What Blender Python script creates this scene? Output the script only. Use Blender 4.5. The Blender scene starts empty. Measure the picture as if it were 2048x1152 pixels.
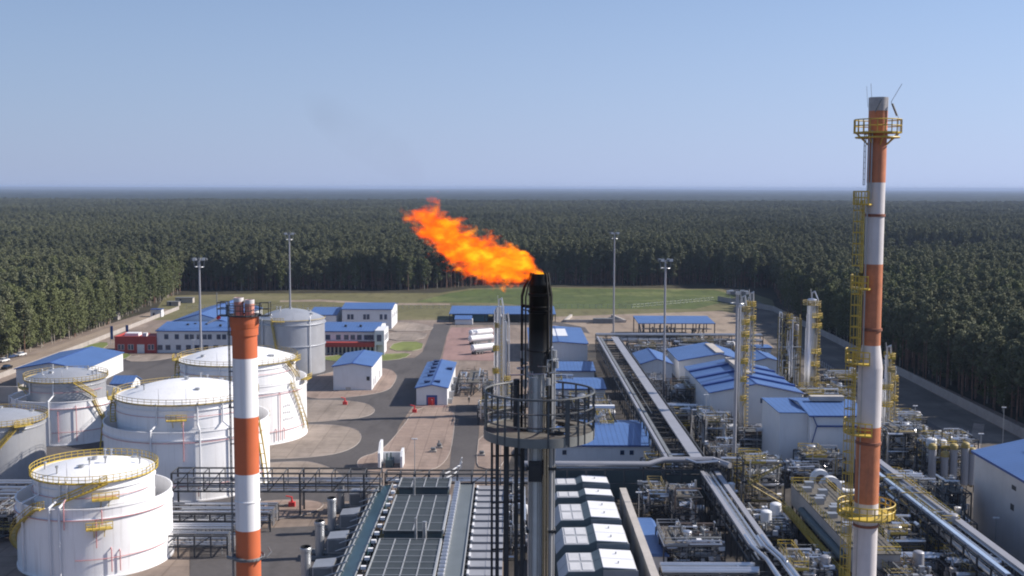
import bpy, math, random
import numpy as np
from mathutils import Vector, Matrix
S = bpy.context.scene
C = S.collection
PI = math.pi
# ---------------- camera ----------------
F, PITCH, ROLL, H = 2300.0, math.atan(201/2300.0), math.radians(0.18), 60.0
cd = bpy.data.cameras.new('camera')
cam = bpy.data.objects.new('camera', cd); C.objects.link(cam)
cd.sensor_width = 36; cd.lens = 36*F/2048; cd.clip_start = .5; cd.clip_end = 90000
ROT = Matrix.Rotation(PI/2-PITCH, 3, 'X') @ Matrix.Rotation(ROLL, 3, 'Z')
cam.matrix_world = Matrix.Translation((0, 0, H)) @ ROT.to_4x4()
S.camera = cam
# ---------------- light ----------------
SUN_EL, SUN_AZ = math.radians(35), math.radians(9)      # azimuth from +X towards +Y
sd = Vector((math.cos(SUN_EL)*math.cos(SUN_AZ), math.cos(SUN_EL)*math.sin(SUN_AZ), math.sin(SUN_EL)))
sl = bpy.data.lights.new('sun', 'SUN'); sl.energy = 5.0; sl.angle = math.radians(.55); sl.color = (1, .92, .82)
sun = bpy.data.objects.new('sun', sl); C.objects.link(sun)
sun.rotation_euler = sd.to_track_quat('Z', 'Y').to_euler(); sun.location = (300, 0, 300)
W = bpy.data.worlds.new('World'); S.world = W; W.use_nodes = True
wn = W.node_tree; bg = wn.nodes['Background']
sk = wn.nodes.new('ShaderNodeTexSky'); sk.sky_type = 'NISHITA'; sk.sun_disc = False
sk.sun_elevation = SUN_EL; sk.sun_rotation = PI/2-SUN_AZ
sk.altitude = 100; sk.air_density = 1.0; sk.dust_density = 0.0; sk.ozone_density = 6.0
# pale blue summer haze low in the sky, over the physical sky
wg = wn.nodes.new('ShaderNodeTexCoord'); wx = wn.nodes.new('ShaderNodeSeparateXYZ'); wn.links.new(wg.outputs['Generated'], wx.inputs[0])
wr = wn.nodes.new('ShaderNodeMapRange'); wr.inputs[1].default_value = 0; wr.inputs[2].default_value = .26; wr.inputs[3].default_value = .93; wr.inputs[4].default_value = .24
wn.links.new(wx.outputs[2], wr.inputs[0])
wa = wn.nodes.new('ShaderNodeMapRange'); wa.inputs[1].default_value = -.5; wa.inputs[2].default_value = .5; wn.links.new(wx.outputs[0], wa.inputs[0])
wc = wn.nodes.new('ShaderNodeMix'); wc.data_type = 'RGBA'; wn.links.new(wa.outputs[0], wc.inputs[0]); wc.inputs[6].default_value = (3.0, 3.7, 5.6, 1); wc.inputs[7].default_value = (4.5, 5.5, 8.3, 1)
wm = wn.nodes.new('ShaderNodeMix'); wm.data_type = 'RGBA'; wn.links.new(wr.outputs[0], wm.inputs[0]); wn.links.new(sk.outputs[0], wm.inputs[6]); wn.links.new(wc.outputs[2], wm.inputs[7])
wn.links.new(wm.outputs[2], bg.inputs[0]); bg.inputs[1].default_value = .078
S.view_settings.view_transform = 'Standard'; S.view_settings.look = 'None'
S.view_settings.exposure = 0.52; S.view_settings.gamma = 1
S.cycles.use_denoising = True; S.cycles.filter_width = 2.0
S.cycles.max_bounces = 5; S.cycles.diffuse_bounces = 2; S.cycles.glossy_bounces = 2; S.cycles.volume_bounces = 0
S.cycles.transparent_max_bounces = 6
S.cycles.volume_step_rate = 1.0; S.cycles.volume_max_steps = 128

# ---------------- photo pixel (2048 wide) to place ----------------
def ray(px, py): return ROT @ Vector(((px-1024)/F, -(py-576)/F, -1))
def G(px, py, z=0.0):
    d = ray(px, py); t = (z-H)/d.z
    return Vector((d.x*t, d.y*t, z))
def PY(px, py, Y):
    d = ray(px, py); t = Y/d.y
    return Vector((d.x*t, Y, H+d.z*t))
def HZ(px, yb, yt): return PY(px, yt, G(px, yb).y).z       # height of something standing at yb, top at yt

# ---------------- materials ----------------
MATS = {}
def mat(name, col, rough=.7, metal=0., var=.12, scale=.35, bump=0., bscale=8., spec=.4, streak=0.):
    if name in MATS: return MATS[name]
    m = bpy.data.materials.new(name); m.use_nodes = True; MATS[name] = m
    t = m.node_tree; n = t.nodes; L = t.links; b = n['Principled BSDF']
    b.inputs['Roughness'].default_value = rough; b.inputs['Metallic'].default_value = metal
    b.inputs['Specular IOR Level'].default_value = spec
    tc = n.new('ShaderNodeTexCoord'); geo = n.new('ShaderNodeNewGeometry')
    ns = n.new('ShaderNodeTexNoise'); ns.inputs['Scale'].default_value = scale; ns.inputs['Detail'].default_value = 8
    ns.inputs['Roughness'].default_value = .65
    L.new(geo.outputs['Position'], ns.inputs['Vector'])
    cr = n.new('ShaderNodeValToRGB'); e = cr.color_ramp.elements
    e[0].position = .3; e[1].position = .7
    e[0].color = tuple(c*(1-var) for c in col)+(1,); e[1].color = tuple(min(1, c*(1+var)) for c in col)+(1,)
    L.new(ns.outputs[0], cr.inputs[0]); out = cr.outputs[0]
    if streak:
        mp = n.new('ShaderNodeMapping'); mp.inputs['Scale'].default_value = (2.2, 2.2, .12)
        L.new(geo.outputs['Position'], mp.inputs[0])
        n2 = n.new('ShaderNodeTexNoise'); n2.inputs['Scale'].default_value = 1; n2.inputs['Detail'].default_value = 5
        L.new(mp.outputs[0], n2.inputs['Vector'])
        r2 = n.new('ShaderNodeMapRange'); r2.inputs[1].default_value = .55; r2.inputs[2].default_value = .75
        r2.inputs[3].default_value = 0; r2.inputs[4].default_value = streak
        L.new(n2.outputs[0], r2.inputs[0])
        mx = n.new('ShaderNodeMix'); mx.data_type = 'RGBA'
        L.new(r2.outputs[0], mx.inputs[0]); L.new(out, mx.inputs[6]); mx.inputs[7].default_value = (.16, .11, .08, 1)
        out = mx.outputs[2]
    L.new(out, b.inputs['Base Color'])
    if bump:
        nb = n.new('ShaderNodeTexNoise'); nb.inputs['Scale'].default_value = bscale
        L.new(geo.outputs['Position'], nb.inputs['Vector'])
        bu = n.new('ShaderNodeBump'); bu.inputs['Strength'].default_value = bump; bu.inputs['Distance'].default_value = .1
        L.new(nb.outputs[0], bu.inputs['Height']); L.new(bu.outputs[0], b.inputs['Normal'])
    return m
def ground_mat(name, c1, c2, c3=None, s1=.03, s2=.6, rough=.9, joints=0):
    m = bpy.data.materials.new(name); m.use_nodes = True; MATS[name] = m
    t = m.node_tree; n = t.nodes; L = t.links; b = n['Principled BSDF']
    b.inputs['Roughness'].default_value = rough; b.inputs['Specular IOR Level'].default_value = .25
    geo = n.new('ShaderNodeNewGeometry')
    def nz(s, d=8):
        k = n.new('ShaderNodeTexNoise'); k.inputs['Scale'].default_value = s; k.inputs['Detail'].default_value = d
        k.inputs['Roughness'].default_value = .6
        L.new(geo.outputs['Position'], k.inputs['Vector']); return k
    a, c = nz(s1), nz(s2)
    r = n.new('ShaderNodeValToRGB'); e = r.color_ramp.elements
    e[0].position = .35; e[1].position = .65; e[0].color = c1+(1,); e[1].color = c2+(1,)
    if c3: x = e.new(.52); x.color = c3+(1,)
    L.new(a.outputs[0], r.inputs[0])
    mx = n.new('ShaderNodeMix'); mx.data_type = 'RGBA'; mx.blend_type = 'MULTIPLY'; mx.inputs[0].default_value = .5
    r2 = n.new('ShaderNodeValToRGB'); r2.color_ramp.elements[0].position = .3; r2.color_ramp.elements[1].position = .75
    r2.color_ramp.elements[0].color = (.55, .55, .55, 1)
    L.new(c.outputs[0], r2.inputs[0]); L.new(r.outputs[0], mx.inputs[6]); L.new(r2.outputs[0], mx.inputs[7])
    o_ = mx.outputs[2]
    if joints:      # slab joints and darker stains
        bk = n.new('ShaderNodeTexBrick'); bk.inputs['Scale'].default_value = 1; bk.inputs['Brick Width'].default_value = joints; bk.inputs['Row Height'].default_value = joints*.8
        bk.inputs['Mortar Size'].default_value = .12; bk.offset = 0; L.new(geo.outputs['Position'], bk.inputs['Vector'])
        bk.inputs['Color1'].default_value = (1, 1, 1, 1); bk.inputs['Color2'].default_value = (.90, .90, .90, 1); bk.inputs['Mortar'].default_value = (.72, .71, .70, 1)
        m2 = n.new('ShaderNodeMix'); m2.data_type = 'RGBA'; m2.blend_type = 'MULTIPLY'; m2.inputs[0].default_value = 1; L.new(o_, m2.inputs[6]); L.new(bk.outputs[0], m2.inputs[7]); o_ = m2.outputs[2]
    mp = n.new('ShaderNodeMapping'); mp.inputs['Scale'].default_value = (.22, .05, 1); L.new(geo.outputs['Position'], mp.inputs[0])
    st = n.new('ShaderNodeTexNoise'); st.inputs['Scale'].default_value = 1; st.inputs['Detail'].default_value = 6; L.new(mp.outputs[0], st.inputs['Vector'])
    r3 = n.new('ShaderNodeMapRange'); r3.inputs[1].default_value = .52; r3.inputs[2].default_value = .70; r3.inputs[3].default_value = 1; r3.inputs[4].default_value = .72; L.new(st.outputs[0], r3.inputs[0])
    m3 = n.new('ShaderNodeMix'); m3.data_type = 'RGBA'; m3.blend_type = 'MULTIPLY'; m3.inputs[0].default_value = 1; L.new(o_, m3.inputs[6]); L.new(r3.outputs[0], m3.inputs[7])
    L.new(m3.outputs[2], b.inputs['Base Color'])
    return m
def seam_mat(name, col, axis=0, pitch=1.0, rough=.45, depth=.35):
    """painted sheet metal with standing seams every pitch metres"""
    m = mat(name, col, rough, .0, .1, .15)
    t = m.node_tree; n = t.nodes; L = t.links; b = n['Principled BSDF']
    geo = n.new('ShaderNodeNewGeometry'); sp = n.new('ShaderNodeSeparateXYZ'); L.new(geo.outputs['Position'], sp.inputs[0])
    mu = n.new('ShaderNodeMath'); mu.operation = 'DIVIDE'; mu.inputs[1].default_value = pitch; L.new(sp.outputs[axis], mu.inputs[0])
    fr = n.new('ShaderNodeMath'); fr.operation = 'FRACT'; L.new(mu.outputs[0], fr.inputs[0])
    lt = n.new('ShaderNodeMath'); lt.operation = 'LESS_THAN'; lt.inputs[1].default_value = .12; L.new(fr.outputs[0], lt.inputs[0])
    bc = b.inputs['Base Color'].links[0].from_socket
    mx = n.new('ShaderNodeMix'); mx.data_type = 'RGBA'; L.new(bc, mx.inputs[6]); mx.inputs[7].default_value = tuple(c*(1-depth) for c in col)+(1,)
    L.new(lt.outputs[0], mx.inputs[0]); L.new(mx.outputs[2], b.inputs['Base Color'])
    bu = n.new('ShaderNodeBump'); bu.inputs['Strength'].default_value = .6; bu.inputs['Distance'].default_value = .05
    L.new(lt.outputs[0], bu.inputs['Height']); L.new(bu.outputs[0], b.inputs['Normal'])
    return m
white = mat('white_paint', (.80, .80, .82), .5, 0, .05, .2, streak=.2)
white2 = mat('white_cladding', (.66, .67, .70), .6, 0, .05, .3, streak=.1)
orange = mat('orange_paint', (.53, .135, .055), .5, 0, .08, .5, streak=.15)
orange_w = mat('weathered_orange_paint', (.47, .17, .085), .6, 0, .2, 1.2, streak=.45)
white_w = mat('weathered_white_paint', (.60, .57, .58), .5, 0, .08, .8, streak=.18)
yellow = mat('yellow_paint', (.50, .36, .06), .5, 0, .2, .8)
yellow_p = mat('dull_yellow_steel', (.33, .25, .09), .6, 0, .3, .8)
steel = mat('galvanised_steel', (.40, .41, .43), .42, .6, .12, .5)
steel_d = mat('dark_steel', (.05, .052, .058), .6, .2, .3, .6)
steel_g = mat('grey_painted_steel', (.17, .18, .19), .6, .1, .2, .6)
alu = mat('aluminium_cladding', (.66, .66, .68), .3, .85, .08, .6)
tankmetal = mat('bare_tank_metal', (.46, .47, .50), .42, .5, .1, .25, streak=.1)
grating = mat('steel_grating', (.12, .11, .095), .8, .2, .25, 1.5)
soot = mat('soot_black_metal', (.012, .012, .012), .65, .2, .4, 1.5)
darkglass = mat('dark_blue_glass', (.02, .045, .10), .15, 0, .3, .3, spec=.8)
teal = mat('teal_panel', (.02, .12, .22), .5, 0, .15, .3)
tealg = mat('dark_green_grey_panel', (.06, .09, .10), .55, 0, .2, .3)
redp = mat('red_render', (.36, .055, .05), .75, 0, .1, .3)
redpaint = mat('red_paint', (.55, .04, .04), .5, 0, .1, 1)
rustpink = mat('faded_flue_paint', (.50, .22, .17), .6, .1, .3, 1.5, streak=.4)
concrete = mat('concrete', (.34, .31, .29), .9, 0, .15, .25, .3, 2)
concrete_l = mat('pale_concrete', (.40, .37, .345), .9, 0, .15, .3, .3, 2)
rubber = mat('black_rubber', (.02, .02, .02), .8)
blue_x = seam_mat('blue_metal_roof', (.07, .14, .33), 0, 1.1)
blue_y = seam_mat('blue_metal_roof_cross', (.07, .14, .33), 1, 1.1)
blue = mat('blue_trim_paint', (.03, .07, .24), .5, 0, .1, .5)
paint_b = mat('car_blue', (.04, .07, .16), .3, .3); paint_w = mat('car_white', (.7, .7, .7), .3); paint_k = mat('car_black', (.02, .02, .025), .3, .3)
bark = mat('pine_bark', (.20, .115, .08), .9, 0, .35, .6)
birchbark = mat('pale_bark', (.36, .32, .27), .9, 0, .35, .8)

def leaf_mat(name, c1, c2):
    m = bpy.data.materials.new(name); m.use_nodes = True
    t = m.node_tree; n = t.nodes; L = t.links; b = n['Principled BSDF']
    b.inputs['Roughness'].default_value = .75; b.inputs['Specular IOR Level'].default_value = .15
    oi = n.new('ShaderNodeObjectInfo'); geo = n.new('ShaderNodeNewGeometry')
    ns = n.new('ShaderNodeTexNoise'); ns.inputs['Scale'].default_value = .006; ns.inputs['Detail'].default_value = 4
    L.new(geo.outputs['Position'], ns.inputs['Vector'])
    ad = n.new('ShaderNodeMath'); ad.operation = 'ADD'
    a1 = n.new('ShaderNodeMath'); a1.operation = 'MULTIPLY'; a1.inputs[1].default_value = .30; L.new(oi.outputs['Random'], a1.inputs[0])
    a2 = n.new('ShaderNodeMath'); a2.operation = 'MULTIPLY_ADD'; a2.inputs[1].default_value = 2.0; a2.inputs[2].default_value = -.65; L.new(ns.outputs[0], a2.inputs[0])
    L.new(a1.outputs[0], ad.inputs[0]); L.new(a2.outputs[0], ad.inputs[1])
    r = n.new('ShaderNodeValToRGB'); e = r.color_ramp.elements
    e[0].color = c1+(1,); e[1].color = c2+(1,)
    L.new(ad.outputs[0], r.inputs[0]); L.new(r.outputs[0], b.inputs['Base Color'])
    return m
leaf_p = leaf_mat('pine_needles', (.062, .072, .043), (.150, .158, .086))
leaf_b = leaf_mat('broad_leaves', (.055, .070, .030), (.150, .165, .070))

# ---------------- mesh builder ----------------
def wloc(o):
    v = Vector((0, 0, 0))
    while o: v += o.location; o = o.parent
    return v
class MB:
    def __init__(s): s.v = []; s.f = []; s.m = []; s.s = []; s.mi = 0
    def face(s, idx, smooth=False): s.f.append(tuple(idx)); s.m.append(s.mi); s.s.append(smooth)
    def poly(s, pts):
        k = len(s.v); s.v += [tuple(p) for p in pts]; s.face(range(k, k+len(pts))); return s
    def prism(s, pts, z0, z1):
        k = len(s.v); n = len(pts)
        a = sum(pts[i][0]*pts[(i+1) % n][1]-pts[(i+1) % n][0]*pts[i][1] for i in range(n))
        if a < 0: pts = pts[::-1]
        s.v += [(p[0], p[1], z0) for p in pts]+[(p[0], p[1], z1) for p in pts]
        s.face(range(k+n, k+2*n)); s.face(range(k+n-1, k-1, -1))
        for i in range(n): j = (i+1) % n; s.face((k+i, k+j, k+n+j, k+n+i))
        return s
    def box(s, x0, x1, y0, y1, z0, z1): return s.prism([(x0, y0), (x1, y0), (x1, y1), (x0, y1)], z0, z1)
    def hull(s, a, b):
        """loft between two equal-length loops"""
        k = len(s.v); n = len(a); s.v += [tuple(p) for p in a]+[tuple(p) for p in b]
        for i in range(n): j = (i+1) % n; s.face((k+i, k+j, k+n+j, k+n+i))
        s.face(range(k+n-1, k-1, -1)); s.face(range(k+n, k+2*n)); return s
    def pipe(s, pts, r, n=6, caps=True, r1=None):
        pts = [Vector(p) for p in pts]; k0 = len(s.v); m = len(pts)
        d0 = (pts[1]-pts[0]).normalized()
        u = d0.orthogonal().normalized()
        if n == 4: u = (Vector((0, 0, 1)).cross(d0) if abs(d0.z) < .9 else Vector((1, 1, 0))).normalized()
        for i, p in enumerate(pts):
            a = (pts[i]-pts[i-1]).normalized() if i else d0
            b = (pts[i+1]-pts[i]).normalized() if i < m-1 else a
            t = (a+b); t = t.normalized() if t.length > 1e-5 else a
            u = (u-t*u.dot(t)); u = u.normalized() if u.length > 1e-5 else t.orthogonal().normalized()
            w = t.cross(u); sc = 1/max(.5, math.sqrt(max(0, (1+a.dot(b))/2)))
            rr = (r+(r1-r)*i/(m-1)) if r1 is not None else r
            for q in range(n):
                an = 2*PI*q/n; s.v.append(tuple(p+(u*math.cos(an)+w*math.sin(an))*rr*sc))
        for i in range(m-1):
            for q in range(n):
                a = k0+i*n+q; b = k0+i*n+(q+1) % n; s.face((a, b, b+n, a+n), n > 5)
        if caps: s.face(range(k0+n-1, k0-1, -1)); s.face(range(k0+(m-1)*n, k0+m*n))
        return s
    def cyl(s, p0, p1, r, n=10, r1=None): return s.pipe([p0, p1], r, n, True, r1)
    def lathe(s, cx, cy, prof, n=48, cap=True):
        k = len(s.v); m = len(prof)
        for r, z in prof:
            for q in range(n): a = 2*PI*q/n; s.v.append((cx+r*math.cos(a), cy+r*math.sin(a), z))
        for i in range(m-1):
            for q in range(n): a = k+i*n+q; b = k+i*n+(q+1) % n; s.face((a, b, b+n, a+n), True)
        if cap: s.face(range(k+(m-1)*n, k+m*n)); s.face(range(k+n-1, k-1, -1))
        return s
    def ring(s, cx, cy, z, R, r, n=48, a0=0, a1=2*PI, sides=5):
        pts = [(cx+R*math.cos(a0+(a1-a0)*q/n), cy+R*math.sin(a0+(a1-a0)*q/n), z) for q in range(n+1)]
        return s.pipe(pts, r, sides, abs(a1-a0) < 6.28)
    def vessel(s, p0, p1, r, n=16):
        """drum with dished ends"""
        p0, p1 = Vector(p0), Vector(p1); d = (p1-p0).normalized(); k0 = len(s.v)
        u = d.orthogonal().normalized(); w = d.cross(u); L = (p1-p0).length
        prof = [(.15, -.32), (.6, -.24), (.9, -.1), (1, 0), (1, L/r), (.9, L/r+.1), (.6, L/r+.24), (.15, L/r+.32)]
        for a, t in prof:
            for q in range(n): an = 2*PI*q/n; s.v.append(tuple(p0+d*t*r+(u*math.cos(an)+w*math.sin(an))*a*r))
        for i in range(len(prof)-1):
            for q in range(n): a = k0+i*n+q; b = k0+i*n+(q+1) % n; s.face((a, b, b+n, a+n), True)
        s.face(range(k0+n-1, k0-1, -1)); s.face(range(k0+7*n, k0+8*n)); return s
    def rail(s, pts, h=1.1, r=.05, step=2., closed=False):
        pts = [Vector(p) for p in pts]
        if closed: pts = pts+[pts[0]]
        for hh in (h, h*.55): s.pipe([p+Vector((0, 0, hh)) for p in pts], r, 4)
        for i in range(len(pts)-1):
            a, b = pts[i], pts[i+1]; m = max(1, int((b-a).length/step))
            for q in range(m):
                p = a.lerp(b, q/m); s.pipe([p, p+Vector((0, 0, h))], r, 4)
        p = pts[-1]; s.pipe([p, p+Vector((0, 0, h))], r, 4); return s
    def build(s, name, mats, parent=None):
        o = wloc(parent) if parent else Vector((0, 0, 0))
        me = bpy.data.meshes.new(name)
        me.from_pydata([(a[0]-o.x, a[1]-o.y, a[2]-o.z) for a in s.v], [], s.f)
        if not isinstance(mats, (list, tuple)): mats = [mats]
        for x in mats: me.materials.append(x)
        me.polygons.foreach_set('material_index', s.m); me.polygons.foreach_set('use_smooth', s.s)
        me.update(); me.set_sharp_from_angle(angle=math.radians(32))
        ob = bpy.data.objects.new(name, me); C.objects.link(ob)
        if parent: ob.parent = parent
        return ob
def tag(o, label=None, cat=None, group=None, kind=None):
    if label: o['label'] = label
    if cat: o['category'] = cat
    if group: o['group'] = group
    if kind: o['kind'] = kind
    return o
def thing(name, label, cat, loc=(0, 0, 0), group=None):
    o = bpy.data.objects.new(name, None); C.objects.link(o); o.location = loc; o.empty_display_size = .5
    return tag(o, label, cat, group)
def kids(o): return [c for c in C.objects if c.parent == o]
def copy_tree(o, par=None, tree=None):
    tree = tree if tree is not None else TREE
    c = o.copy(); C.objects.link(c)
    if par: c.parent = par
    for ch in TREE.get(o.name, []): copy_tree(ch, c)
    return c
TREE = {}
def remember(o):
    """note the parts of a thing so that copies need no search"""
    ks = kids(o); TREE[o.name] = ks
    for k in ks: remember(k)
    return o

# ---------------- ground ----------------
SURF_N = [0]
def surf(name, pts, m, z, kind='structure'):
    SURF_N[0] += 1; z = .004*SURF_N[0]; mb = MB()
    a = sum(pts[i][0]*pts[(i+1) % len(pts)][1]-pts[(i+1) % len(pts)][0]*pts[i][1] for i in range(len(pts)))
    if a < 0: pts = pts[::-1]
    mb.poly([(p[0], p[1], z) for p in pts]); o = mb.build(name, m); o['kind'] = kind; return o
def px(pts): return [tuple(G(a, b))[:2] for a, b in pts]
def smooth_loop(pts, it=2):
    for _ in range(it):
        q = []
        for i in range(len(pts)):
            a, b = pts[i], pts[(i+1) % len(pts)]
            q += [(a[0]*.75+b[0]*.25, a[1]*.75+b[1]*.25), (a[0]*.25+b[0]*.75, a[1]*.25+b[1]*.75)]
        pts = q
    return pts
forest_floor = ground_mat('forest_floor', (.035, .03, .022), (.06, .055, .03), None, .05, .5)
gm_site = ground_mat('site_paving', (.23, .18, .15), (.31, .25, .21), (.265, .21, .175), .035, .5, joints=6)
gm_dark = ground_mat('shaded_plant_floor', (.035, .032, .03), (.085, .075, .068), None, .08, .7)  # shadow under the process units, put into a dark floor colour
gm_asph = ground_mat('asphalt', (.085, .078, .079), (.115, .106, .106), None, .03, .9)
gm_pave = ground_mat('island_paving', (.27, .225, .19), (.34, .285, .245), None, .06, .6, joints=5)
gm_pink = ground_mat('pinkish_paving', (.29, .215, .18), (.36, .275, .23), None, .06, .8, joints=4)
gm_red = ground_mat('red_paving', (.28, .18, .165), (.34, .22, .20), None, .05, .8)
gm_grass = ground_mat('dry_meadow', (.13, .12, .055), (.20, .175, .095), (.15, .14, .065), .018, .25)
gm_green = ground_mat('green_meadow', (.09, .12, .035), (.15, .17, .06), (.075, .10, .03), .03, .3)
gm_lawn = ground_mat('mown_lawn', (.14, .17, .045), (.19, .22, .07), None, .1, 1.2)
gm_sand = ground_mat('sandy_track', (.27, .21, .165), (.34, .275, .215), None, .03, .4)
gm_bank = ground_mat('dark_bank', (.10, .088, .078), (.19, .165, .145), (.13, .115, .10), .05, .3)
mb = MB(); mb.poly([(40000*math.cos(a*PI/24), 40000*math.sin(a*PI/24), 0) for a in range(48)])
tag(mb.build('ground', forest_floor), kind='structure')
surf('plant_ground', [(-178, 20), (132, 20), (131, 470), (131, 600), (-172, 600), (-180, 400)], gm_site, .004)
surf('field', px([(330, 592), (520, 587), (880, 586), (940, 577), (1100, 574), (1440, 578), (1500, 585), (1545, 600), (1560, 640), (300, 640)]), gm_grass, .008)
surf('green_field', px([(830, 604), (900, 586), (950, 579), (1100, 576), (1430, 580), (1475, 592), (1440, 606), (1390, 618), (1100, 618), (1000, 606)]), gm_green, .012)
surf('sandy_ground', px([(1090, 634), (1260, 628), (1440, 622), (1560, 640), (1600, 700), (1500, 720), (1180, 700), (1100, 668)]), gm_sand, .016)
surf('dirt_track', px([(560, 601), (640, 599), (760, 606), (900, 607), (900, 610), (760, 610), (640, 603), (560, 604)]), gm_sand, .016)
surf('ring_road', [(-171, 300), (-163, 300), (-165, 560), (-172, 560)], gm_sand, .008)
surf('embankment', [(84, 150), (121, 150), (124, 330), (128, 420), (132, 560), (118, 600), (108, 560), (100, 440), (92, 340)], gm_bank, .008)
surf('path', [(86, 300), (89, 300), (118, 380), (116, 382)], gm_sand, .01)
surf('path', [(96, 240), (98, 238), (121, 290), (119, 292)], gm_pave, .01)
surf('path', [(92, 262), (121, 240), (121, 243), (93, 265)], gm_pave, .01)
surf('path', [(104, 180), (106, 180), (110, 420), (107.5, 420)], gm_asph, .01)
surf('perimeter_road', [(124.5, 180), (128.5, 180), (131, 620), (128, 620)], ground_mat('gravel_road', (.15, .14, .13), (.2, .18, .16), None, .05, .4), .008)
surf('road', px([(0, 790), (130, 765), (215, 712), (365, 712), (650, 716), (829, 716), (845, 704), (868, 648), (902, 648), (893, 672), (882, 714), (870, 740), (826, 812), (800, 850), (792, 870), (740, 938), (742, 1000), (560, 1010), (400, 1100), (0, 900)]), gm_asph, .012)
surf('service_road', px([(912, 810), (960, 810), (958, 870), (945, 960), (880, 960), (880, 945), (900, 935), (905, 870)]), gm_asph, .012)
surf('lower_road', px([(420, 1062), (640, 1052), (760, 1052), (760, 1152), (380, 1160), (380, 1080)]), gm_asph, .012)
surf('process_floor', [(-1, 130), (84, 130), (92, 345), (100, 430), (30, 440), (4, 300), (-1, 240)], gm_dark, .012)
surf('red_yard', px([(902, 655), (995, 655), (995, 722), (884, 720), (893, 675)]), gm_red, .016)
surf('cross_road', px([(905, 643), (1110, 643), (1170, 655), (1180, 668), (1110, 650), (905, 650)]), gm_asph, .012)
ISL = [0]
def island(pts, m, nm='paved_island', it=2, k=True):
    P = smooth_loop(px(pts), it)
    mb = MB(); ISL[0] += .004; zt = .12+ISL[0]; mb.prism(P, .004, zt); o = mb.build(nm, m); o['kind'] = 'structure'
    if k:
        mb = MB(); mb.pipe([(x, y, .11+ISL[0]) for x, y in P]+[(P[0][0], P[0][1], .11+ISL[0])], .07, 4, False)
        o2 = mb.build('kerb', concrete); o2['kind'] = 'structure'
island([(600, 760), (664, 745), (700, 735), (775, 736), (795, 748), (790, 765), (775, 784), (700, 796), (600, 800)], gm_pink)
island([(500, 806), (640, 799), (730, 804), (754, 820), (735, 836), (640, 845), (480, 850)], gm_pave)
island([(500, 856), (640, 848), (712, 856), (726, 876), (705, 900), (640, 916), (480, 922)], gm_pave)
island([(440, 935), (600, 922), (640, 928), (680, 945), (690, 965), (420, 970)], gm_pave)
island([(480, 1010), (560, 1000), (640, 1002), (650, 1015), (600, 1036), (450, 1048)], gm_pink)
island([(835, 812), (912, 812), (905, 890), (892, 925), (860, 945), (740, 946), (712, 935), (718, 916), (760, 905), (795, 868)], gm_pink)
island([(958, 868), (1010, 868), (1010, 940), (960, 938), (952, 925)], gm_pink, it=1)
island([(790, 684), (848, 684), (842, 703), (775, 702)], gm_lawn, 'lawn', 1)
island([(650, 711), (765, 709), (825, 706), (808, 718), (765, 723), (650, 724)], gm_lawn, 'lawn', 1)
island([(765, 647), (800, 642), (868, 652), (862, 662), (770, 664)], gm_pave, it=1)
island([(765, 667), (855, 665), (848, 680), (775, 682)], gm_pave, it=1)
island([(150, 702), (192, 685), (222, 686), (200, 702)], gm_lawn, 'lawn', 1)
island([(217, 708), (268, 708), (245, 721), (217, 720)], gm_lawn, 'lawn', 1)
island([(262, 712), (330, 711), (370, 712), (300, 724), (248, 724)], gm_pave, it=1)
# ---------------- forest ----------------
rng = np.random.default_rng(7); random.seed(11)
def crown_mb(h, r, base, clumps, leaves, ls, seed, taper=.6):
    rd = random.Random(seed); mb = MB()
    for c in range(clumps):
        t = rd.random()**.8; z = base+(h-base)*t
        rr = r*(math.sin(PI*min(1, .12+t*.80))**.6)*(1-taper*max(0, t-.6))
        a = rd.random()*2*PI; d = rr*rd.uniform(.25, .95)
        cx, cy = d*math.cos(a), d*math.sin(a); cr = r*rd.uniform(.28, .48)
        for _ in range(leaves):
            v = Vector((rd.gauss(0, 1), rd.gauss(0, 1), rd.gauss(0, .75)+.15)).normalized()
            p = Vector((cx, cy, z))+v*cr*rd.uniform(.75, 1.05)
            nrm = (v+Vector((rd.gauss(0, .7), rd.gauss(0, .7), rd.gauss(0, .7)+.55))).normalized()
            u = nrm.orthogonal().normalized(); u = (Matrix.Rotation(rd.random()*6.28, 3, nrm) @ u); w = nrm.cross(u)
            s1, s2 = ls*rd.uniform(.6, 1.2), ls*rd.uniform(.4, .9)
            mb.poly([p-u*s1, p-w*s2*.8+u*s1*.2, p+u*s1, p+w*s2])
    return mb
def trunk_mb(h, r, seed, limbs=6, base=.45):
    rd = random.Random(seed); mb = MB()
    bend = Vector((rd.uniform(-.3, .3), rd.uniform(-.3, .3), 0))
    mb.pipe([Vector((0, 0, -.1)), bend*.5+Vector((0, 0, h*.45)), bend+Vector((0, 0, h*.95))], r, 6, r1=r*.25)
    for q in range(limbs):
        z = h*(base+(.9-base)*q/limbs); a = rd.random()*6.28; L = rd.uniform(1, 2.1)
        mb.pipe([bend*(z/h)+Vector((0, 0, z)), Vector((math.cos(a)*L, math.sin(a)*L, z+L*.5))], r*.3, 4)
    return mb
KINDS = [  # height, radius, crown base, label, bark, leaf
    (21, 2.7, 10.5, 'pine', bark, leaf_p), (19.5, 3.0, 8.5, 'pine', bark, leaf_p), (22.5, 2.5, 12, 'pine', bark, leaf_p),
    (18, 2.8, 6.0, 'pine', bark, leaf_p), (17, 3.2, 2.0, 'broadleaf', birchbark, leaf_b), (19, 2.9, 3.0, 'broadleaf', birchbark, leaf_b)]
protos = []
for k, (h, r, b, nm, bk, lf) in enumerate(KINDS):
    t = thing(nm+'_tree', 'x', 'tree'); trunk_mb(h, .2, k, 5, b/h).build('trunk', bk, t)
    crown_mb(h, r, b, 44 if k < 4 else 64, 42, .36, 100+k).build('crown', lf, t)
    remember(t); protos.append(t)
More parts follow.
